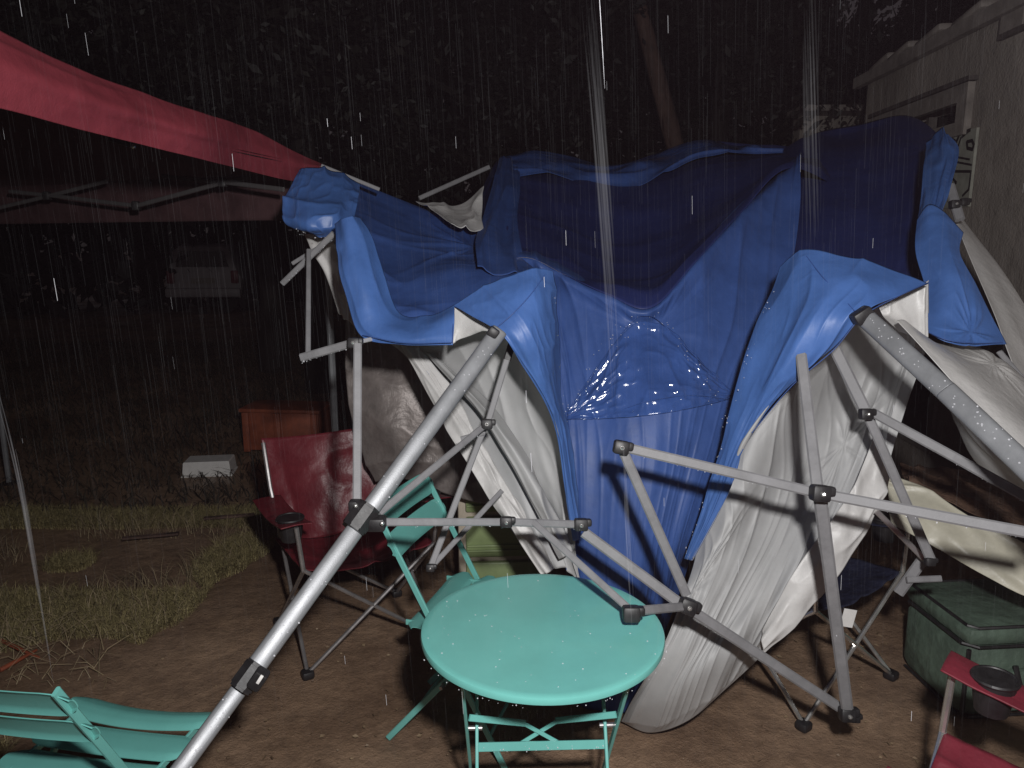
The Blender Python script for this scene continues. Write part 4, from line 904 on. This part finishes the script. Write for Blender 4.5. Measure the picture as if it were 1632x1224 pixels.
def bistro_chair(loc, rz, label, tilt=0):
    r = empty('bistro_chair', loc, rz, label, 'chair', 'teal folding bistro chairs')
    HW = .20
    def line(z): return .40 - .43*(z/.82)         # back frame leans from the front foot to the top of the back
    for s_ in (-1, 1):
        y = s_*(HW-.012)
        mb = MB(); mb.bar((.40, y, 0), (line(.82), y, .82), .020, .009, side=(1, 0, 0), c=.25); mb.build('frame_side', M['teal'], r)
        y2 = s_*(HW-.032)
        mb = MB(); mb.bar((-.02, y2, 0), (.35, y2, .44), .020, .009, side=(1, 0, 0), c=.25); mb.build('leg', M['teal'], r)
        mb = MB(); mb.bar((.06, y2, .437), (.43, y2, .437), .018, .008, side=(0, 0, 1), c=.25); mb.build('seat_rail', M['teal'], r)
        mb = MB(); mb.cyl((.19, y-.012*s_, .245), (.19, y+.012*s_, .245), .006, 8); mb.build('pivot', M['steel'], r)
    for z in (.10,):
        mb = MB(); mb.bar((line(z), -HW+.02, z), (line(z), HW-.02, z), .016, .007, side=(0, 0, 1)); mb.build('stretcher', M['teal'], r)
        mb = MB(); mb.bar((.07, -HW+.04, .10), (.07, HW-.04, .10), .016, .007, side=(0, 0, 1)); mb.build('stretcher', M['teal'], r)
    for k in range(4):
        xc = .115 + k*.099
        def fn(w_, y, xc=xc, k=k):
            x = xc + w_ + .02*(y/HW)**2*(1 if k == 3 else 0); z = .448 - .010*math.exp(-((xc-.17)/.12)**2) - (.012*max(0, (w_)/.04) if k == 3 else 0) + .006*(y/HW)**2
            return x, z, 0, 1, 1, 0
        pressed_slat(-HW-.01, HW+.01, fn, .092, 'seat_slat', r)
    for zc_ in (.785, .695):
        def fn(w_, y, zc_=zc_):
            z = zc_ + w_; x = line(z) - .012 + .012*(y/HW)**2
            return x, z, 1, .3, 0, 1
        pressed_slat(-HW-.008, HW+.008, fn, .072, 'back_slat', r)
    return r
CH1 = bistro_chair((-.345, 2.41, 0), R(-18), 'teal folding chair standing behind the round table beside the maroon camp chair')
CH2 = bistro_chair((-1.03, 1.33, 0), R(80), 'teal folding chair cut off by the lower left corner')

# ------------------------------------------------------------------ camp chairs: x across, y forward (negative y = front)
def camp_chair(loc, rz, clothm, label, metal='steel', paper=False, cup=True, sx=1.0):
    r = empty('camp_chair', loc, rz, label, 'camping chair')
    w, d = .27*sx, .23
    F_ = {(-1, -1): (-w, -d, .02), (1, -1): (w, -d, .02), (-1, 1): (-w, d, .02), (1, 1): (w, d, .02)}
    seatF, seatB, armz = .44, .40, .62
    sc = {(-1, -1): (-w*.98, -d*1.02, seatF), (1, -1): (w*.98, -d*1.02, seatF), (-1, 1): (-w*.9, d*.9, seatB), (1, 1): (w*.9, d*.9, seatB)}
    def tb_(nm, pts, rad=.008): mb = MB(); mb.tube([np.array(p) for p in pts], rad, 8); return mb.build(nm, M[metal], r)
    # crossed pairs on the four sides
    for a, b in (((-1, -1), (1, -1)), ((1, -1), (-1, -1)), ((-1, 1), (1, 1)), ((1, 1), (-1, 1)), ((-1, -1), (-1, 1)), ((-1, 1), (-1, -1)), ((1, -1), (1, 1)), ((1, 1), (1, -1))):
        A_ = np.array(F_[a]); B_ = np.array(sc[b]); tb_('leg', [A_, B_])
    for k, p in F_.items():
        mb = MB(); mb.box((p[0], p[1], .018), (.045, .045, .032), bev=.008); mb.build('foot', M['black'], r)
    for s_ in (-1, 1):
        tb_('arm_post', [sc[(s_, -1)], (s_*w*1.04, -d*1.0, armz-.01)], .009)
        tb_('back_post', [sc[(s_, 1)], (s_*w*.98, d*1.15, armz), (s_*w*.98, d*1.5, .79)], .009)
    # seat
    g = []
    for j in range(5):
        row = []
        for i in range(7):
            u, v = i/6*2-1, j/4*2-1; z = (seatF*(1-v)/2 + seatB*(1+v)/2) - .055*(1-u*u)*(1 - .35*v*v); row.append((u*w*.98, v*d, z))
        g.append(row)
    loc_cloth(r, 'seat', g, clothm, 201)
    g = []
    for j in range(6):
        row = []; t = j/5; z = .36 + t*.45
        for i in range(7):
            u = i/6*2-1; y = d*.92 + .14*t + .05*(1-u*u)*(.5+.5*math.sin(t*3)); row.append((u*w*(.90+.10*t), y, z - .02*(1-u*u)*t))
        g.append(row)
    loc_cloth(r, 'backrest', g, clothm, 202)
    for s_ in (-1, 1):
        g = []
        for j in range(3):
            v = j-1; row = []
            for i in range(6):
                t = i/5; row.append((s_*w*1.04 + v*.058, -d*1.08 + t*(d*2.25), armz + .004 - .02*math.sin(t*3.1) - .004*abs(v) - .05*t)) 
            g.append(row)
        a_ = loc_cloth(r, 'armrest', g, clothm, 203)
        if cup:
            mb = MB(); c_ = np.array((s_*w*1.04, -d*.62, armz-.004))
            mb.tube([c_ + np.array((0.048*math.cos(t), 0.048*math.sin(t), .002)) for t in np.linspace(0, 2*math.pi, 25)], .005, 6); mb.build('cup_ring', M['black'], a_)
            mb = MB(); rr = [[c_ + np.array((q_*math.cos(t), q_*math.sin(t), z)) for t in np.linspace(0, 2*math.pi, 21)[:-1]] for q_, z in ((.047, .0), (.044, -.04), (.036, -.085), (.004, -.087))]
            mb.ring(rr, cap=False); mb.build('cup_holder', M['black'], a_)
            mb = MB(); mb.cyl(c_ + np.array((0, 0, .0025)), c_ + np.array((0, 0, .0035)), .046, 20); mb.build('cup_mesh', M['black'], a_)
    return r
def loc_cloth(r, nm, g, m, seed):
    A = np.array(g, float); A = catmull(A, 36); A = catmull(A.swapaxes(0, 1), 48).swapaxes(0, 1)
    nv, nu = A.shape[:2]; V, U = np.meshgrid(np.linspace(0, 1, nv), np.linspace(0, 1, nu), indexing='ij')
    N = np.cross(np.gradient(A, axis=1), np.gradient(A, axis=0)); N /= np.linalg.norm(N, axis=2, keepdims=True)+1e-9
    D = .014*(ridge(U*3+seed, V*3, seed)**2-.3)*np.minimum(1, 6*np.minimum(U, 1-U)) + .006*(vnoise(U*9, V*9, seed+1)-.5)
    if nm == 'armrest': D *= .15
    A = A + N*D[..., None]; idx = np.arange(nv*nu).reshape(nv, nu)
    q = np.stack([idx[:-1, :-1], idx[:-1, 1:], idx[1:, 1:], idx[1:, :-1]], -1).reshape(-1, 4)
    o = mesh_obj(nm, A.reshape(-1, 3), q, M[m], r); s_ = o.modifiers.new('thickness', 'SOLIDIFY'); s_.thickness = .004
    return o
CC1 = camp_chair((-.66, 2.94, 0), R(30), 'maroon', 'wet maroon folding camp chair behind the slanting silver leg')
CC2 = camp_chair((1.09, 2.64, 0), R(34), 'navy', 'navy folding camp chair half hidden behind the silver lining', 'chrome')
CC3 = camp_chair((1.077, 1.325, 0), R(229), 'crimson', 'crimson camp chair with black cup ring at the lower right corner', 'chrome')
pp = P(1352, 985, 2.45); mb = MB(); mb.box(pp, (.042, .002, .062), np.array(Matrix.Rotation(R(10), 3, 'Y'))); tag(mb.build('paper_tag', M['white_pl'], smooth=False), 'small white paper tag hanging under the navy camp chair seat', 'tag')

# ------------------------------------------------------------------ green cooler bag
g0 = G(1530, 1150); g1 = G(1432, 1058)
bag = empty('cooler_bag', (g0[0], g0[1], 0), math.atan2(g1[1]-g0[1], g1[0]-g0[0]) - R(90), 'soft green cooler bag with black piping on the soil at the right', 'bag')
bd = np.linalg.norm(g1-g0); bw, bh = .62, .27
mb = MB(); mb.box((bw/2, bd/2, bh/2+.01), (bw, bd, bh), bev=.035); o = mb.build('bag_body', M['green_bag'], bag)
mb = MB(); mb.box((bw/2, bd/2, bh+.045), (bw+.012, bd+.012, .065), bev=.022); o = mb.build('lid', M['green_bag'], bag)
def piping(path, r=.006): mb = MB(); mb.tube(path, r, 6); mb.build('piping', M['black'], bag)
e = .006
for z in (bh+.012, bh+.076):
    k = .012 if z > bh+.05 else 0
    piping([(-e+k, .03, z), (-e+k, bd-.03, z), (.03, bd+e-k, z), (bw-.03, bd+e-k, z), (bw+e-k, bd-.03, z), (bw+e-k, .03, z), (bw-.03, -e+k, z), (.03, -e+k, z), (-e+k, .03, z)])
piping([(.006, .006, .03), (.004, .004, bh)], .008); piping([(.006, .03, .012), (.006, bd-.03, .012)]); piping([(.03, .006, .012), (bw-.03, .006, .012)])
mb = MB(); mb.box((bw*.45, -.012, bh*.45), (.26, .03, .15), bev=.01); mb.build('pocket', M['green_bag'], bag)
mb = MB(); mb.tube([(.16, -.02, bh*.8), (.17, -.05, bh*.5), (.24, -.06, bh*.35), (.31, -.05, bh*.5), (.32, -.02, bh*.8)], .009, 8); mb.build('handle', M['black'], bag)

# ------------------------------------------------------------------ small things on the soil
lt = MB(); rs = np.random.RandomState(15)
for _ in range(240):
    px, py = rs.uniform(240, 1500), rs.uniform(960, 1224); p = G(px, py) if rs.uniform() < .8 else G(rs.uniform(1180, 1420), rs.uniform(1000, 1100))
    a = rs.uniform(0, 6.28); s_ = rs.uniform(.004, .013); c, s2 = math.cos(a), math.sin(a)
    lt.add([p + np.array((c*s_, s2*s_, .004)), p + np.array((-s2*s_*.5, c*s_*.5, .009)), p + np.array((-c*s_, -s2*s_, .005)), p + np.array((s2*s_*.5, -c*s_*.5, .003))], [(0, 1, 2, 3)])
tag(lt.build('leaf_litter', M['litter'], smooth=False), 'scattered leaf crumbs pressed into the wet soil', 'leaf litter', kind='stuff')
pb = MB()
for _ in range(150):
    p = G(rs.uniform(150, 1600), rs.uniform(900, 1224)); pb.ball(p + np.array((0, 0, .002)), rs.uniform(.002, .007), 6, 4, sc=(1, rs.uniform(.6, 1), .6))
tag(pb.build('gravel', M['litter'], smooth=False), 'tiny stones dotted over the soil', 'gravel', kind='stuff')
# dead stalks at the left
st = MB()
for _ in range(70):
    p = G(rs.uniform(10, 170), rs.uniform(1000, 1100)); a = rs.uniform(0, 6.28); L = rs.uniform(.05, .16)
    st.tube([p, p + np.array((math.cos(a)*L*.4, math.sin(a)*L*.4, L*.5)), p + np.array((math.cos(a)*L, math.sin(a)*L, L*rs.uniform(.2, .8)))], [.0018, .0014, .0006], 4)
tag(st.build('dead_stalks', M['straw'], smooth=False), 'pale dead stalks sticking out of the dark hollow in the grass', 'stalks', kind='stuff')
for i, (a, b, lb) in enumerate((((0, 1020), (62, 1048), 'rust-brown stick lying in the dark hollow, upper one'), ((0, 1068), (58, 1036), 'rust-brown stick lying in the dark hollow, lower one'))):
    mb = MB(); mb.tube([G(*a, .03), (G(*a, .04)+G(*b, .03))/2, G(*b, .02)], [.009, .008, .005], 7); tag(mb.build('stick', M['rust_box']), lb, 'stick')

# ------------------------------------------------------------------ rain
def streaks(n, zr, rad, L, seed, name, m, label, wind=(.05, .0)):
    rs = np.random.RandomState(seed); Z = zr[0]*(zr[1]/zr[0])**rs.uniform(0, 1, n)
    px = rs.uniform(-60, 1700, n); py = rs.uniform(-80, 1150, n)
    C = np.array([P(a, b, c) for a, b, c in zip(px, py, Z)]); keep = C[:, 2] > .12; C = C[keep]; Z = Z[keep]; n = len(C)
    ln = L*rs.uniform(.3, 1, n); d = np.stack([wind[0] + rs.normal(size=n)*.008, wind[1] + rs.normal(size=n)*.01, -np.ones(n)], -1)
    a = C; b = C + d*ln[:, None]; r = rad*rs.uniform(.5, 1.2, n)
    V = []; 
    for k in range(3):
        t = 2*math.pi*k/3 + .5; o = np.stack([np.cos(t)*r, np.sin(t)*r, 0*r], -1); V.append(a + o)
    for k in range(3):
        t = 2*math.pi*k/3 + .5; o = np.stack([np.cos(t)*r, np.sin(t)*r, 0*r], -1); V.append(b + o)
    V = np.stack(V, 1).reshape(-1, 3); base = (np.arange(n)*6)[:, None]
    q = np.concatenate([base + np.array([[0, 1, 4, 3]]), base + np.array([[1, 2, 5, 4]]), base + np.array([[2, 0, 3, 5]])])
    tag(mesh_obj(name, V, q, m), label, 'rain', kind='stuff')
streaks(8000, (1.5, 6), .00055, .24, 3, 'rain', M['rain'], 'fine rain falling through the lamp light over the yard')
M['rain2'] = water('bright_rain_water', .3)
streaks(60, (1.4, 3), .0006, .05, 5, 'rain', M['rain2'], 'few brighter raindrops close to the photographer')
def drip(pts, r, m, label, strands=1, spread=0):
    rs = np.random.RandomState(int(pts[0][0]) % 97 + 5); mb = MB()
    for k in range(strands):
        o = rs.normal(size=3)*spread; o[2] = rs.uniform(-.06, .06); t0, t1 = (0, 1) if strands == 1 else (rs.uniform(0, .35), rs.uniform(.6, 1))
        p = smooth_path([P(*q_) for q_ in pts], 40)[int(39*t0):int(39*t1)+1] + o; n = len(p)
        rr = [max(.0001, r*rs.uniform(.75, 1.2)*math.sin(math.pi*(i+.5)/n)**.8) for i in range(n)]
        mb.tube(p, rr, 8)
    tag(mb.build('falling_water', m), label, 'falling water', 'streams of water dripping close by')
M['drip2'] = water('bright_falling_water', .011)
M['drip3'] = water('thin_falling_water', .35)
M['drip4'] = water('sheer_falling_water', .0022)
drip([(935, -20, 1.15), (955, 200, 1.1), (972, 420, 1.06), (986, 640, 1.02)], .0014, M['drip4'], 'broad faint stream of rainwater falling left of the slim trunk', 30, .0036)
drip([(951, -20, 1.3), (956, 60, 1.3), (963, 180, 1.28)], .0006, M['drip3'], 'thin bright stream of rainwater high above the blue roof')
drip([(992, 735, 1.35), (998, 850, 1.31), (1008, 1008, 1.27)], .0016, M['drip2'], 'bright stream of rainwater falling onto the frame joint over the table', 4, .0008)
drip([(1288, -20, 1.15), (1294, 200, 1.1), (1300, 420, 1.07)], .0013, M['drip4'], 'faint stream of rainwater in front of the right half of the blue roof', 18, .0034)
drip([(-20, 560, 1.05), (22, 720, 1.02), (55, 900, .98), (82, 1060, .95)], .0011, M['drip2'], 'bright broad stream of rainwater at the left edge', 6, .0014)

# ------------------------------------------------------------------ rain mist in the air
hz = bpy.data.materials.new('rain_mist'); hz.use_nodes = True; t = hz.node_tree; t.nodes.remove(t.nodes['Principled BSDF'])
pv = t.nodes.new('ShaderNodeVolumePrincipled'); pv.inputs['Density'].default_value = .0011; pv.inputs['Color'].default_value = (1, .70, .84, 1)
t.links.new(pv.outputs[0], t.nodes['Material Output'].inputs['Volume'])
mb = MB(); mb.box((0, 0, 8.7), (190, 190, 19.5)); tag(mb.build('haze', hz, smooth=False), 'thin mist of rain hanging in the night air', 'mist', kind='stuff')
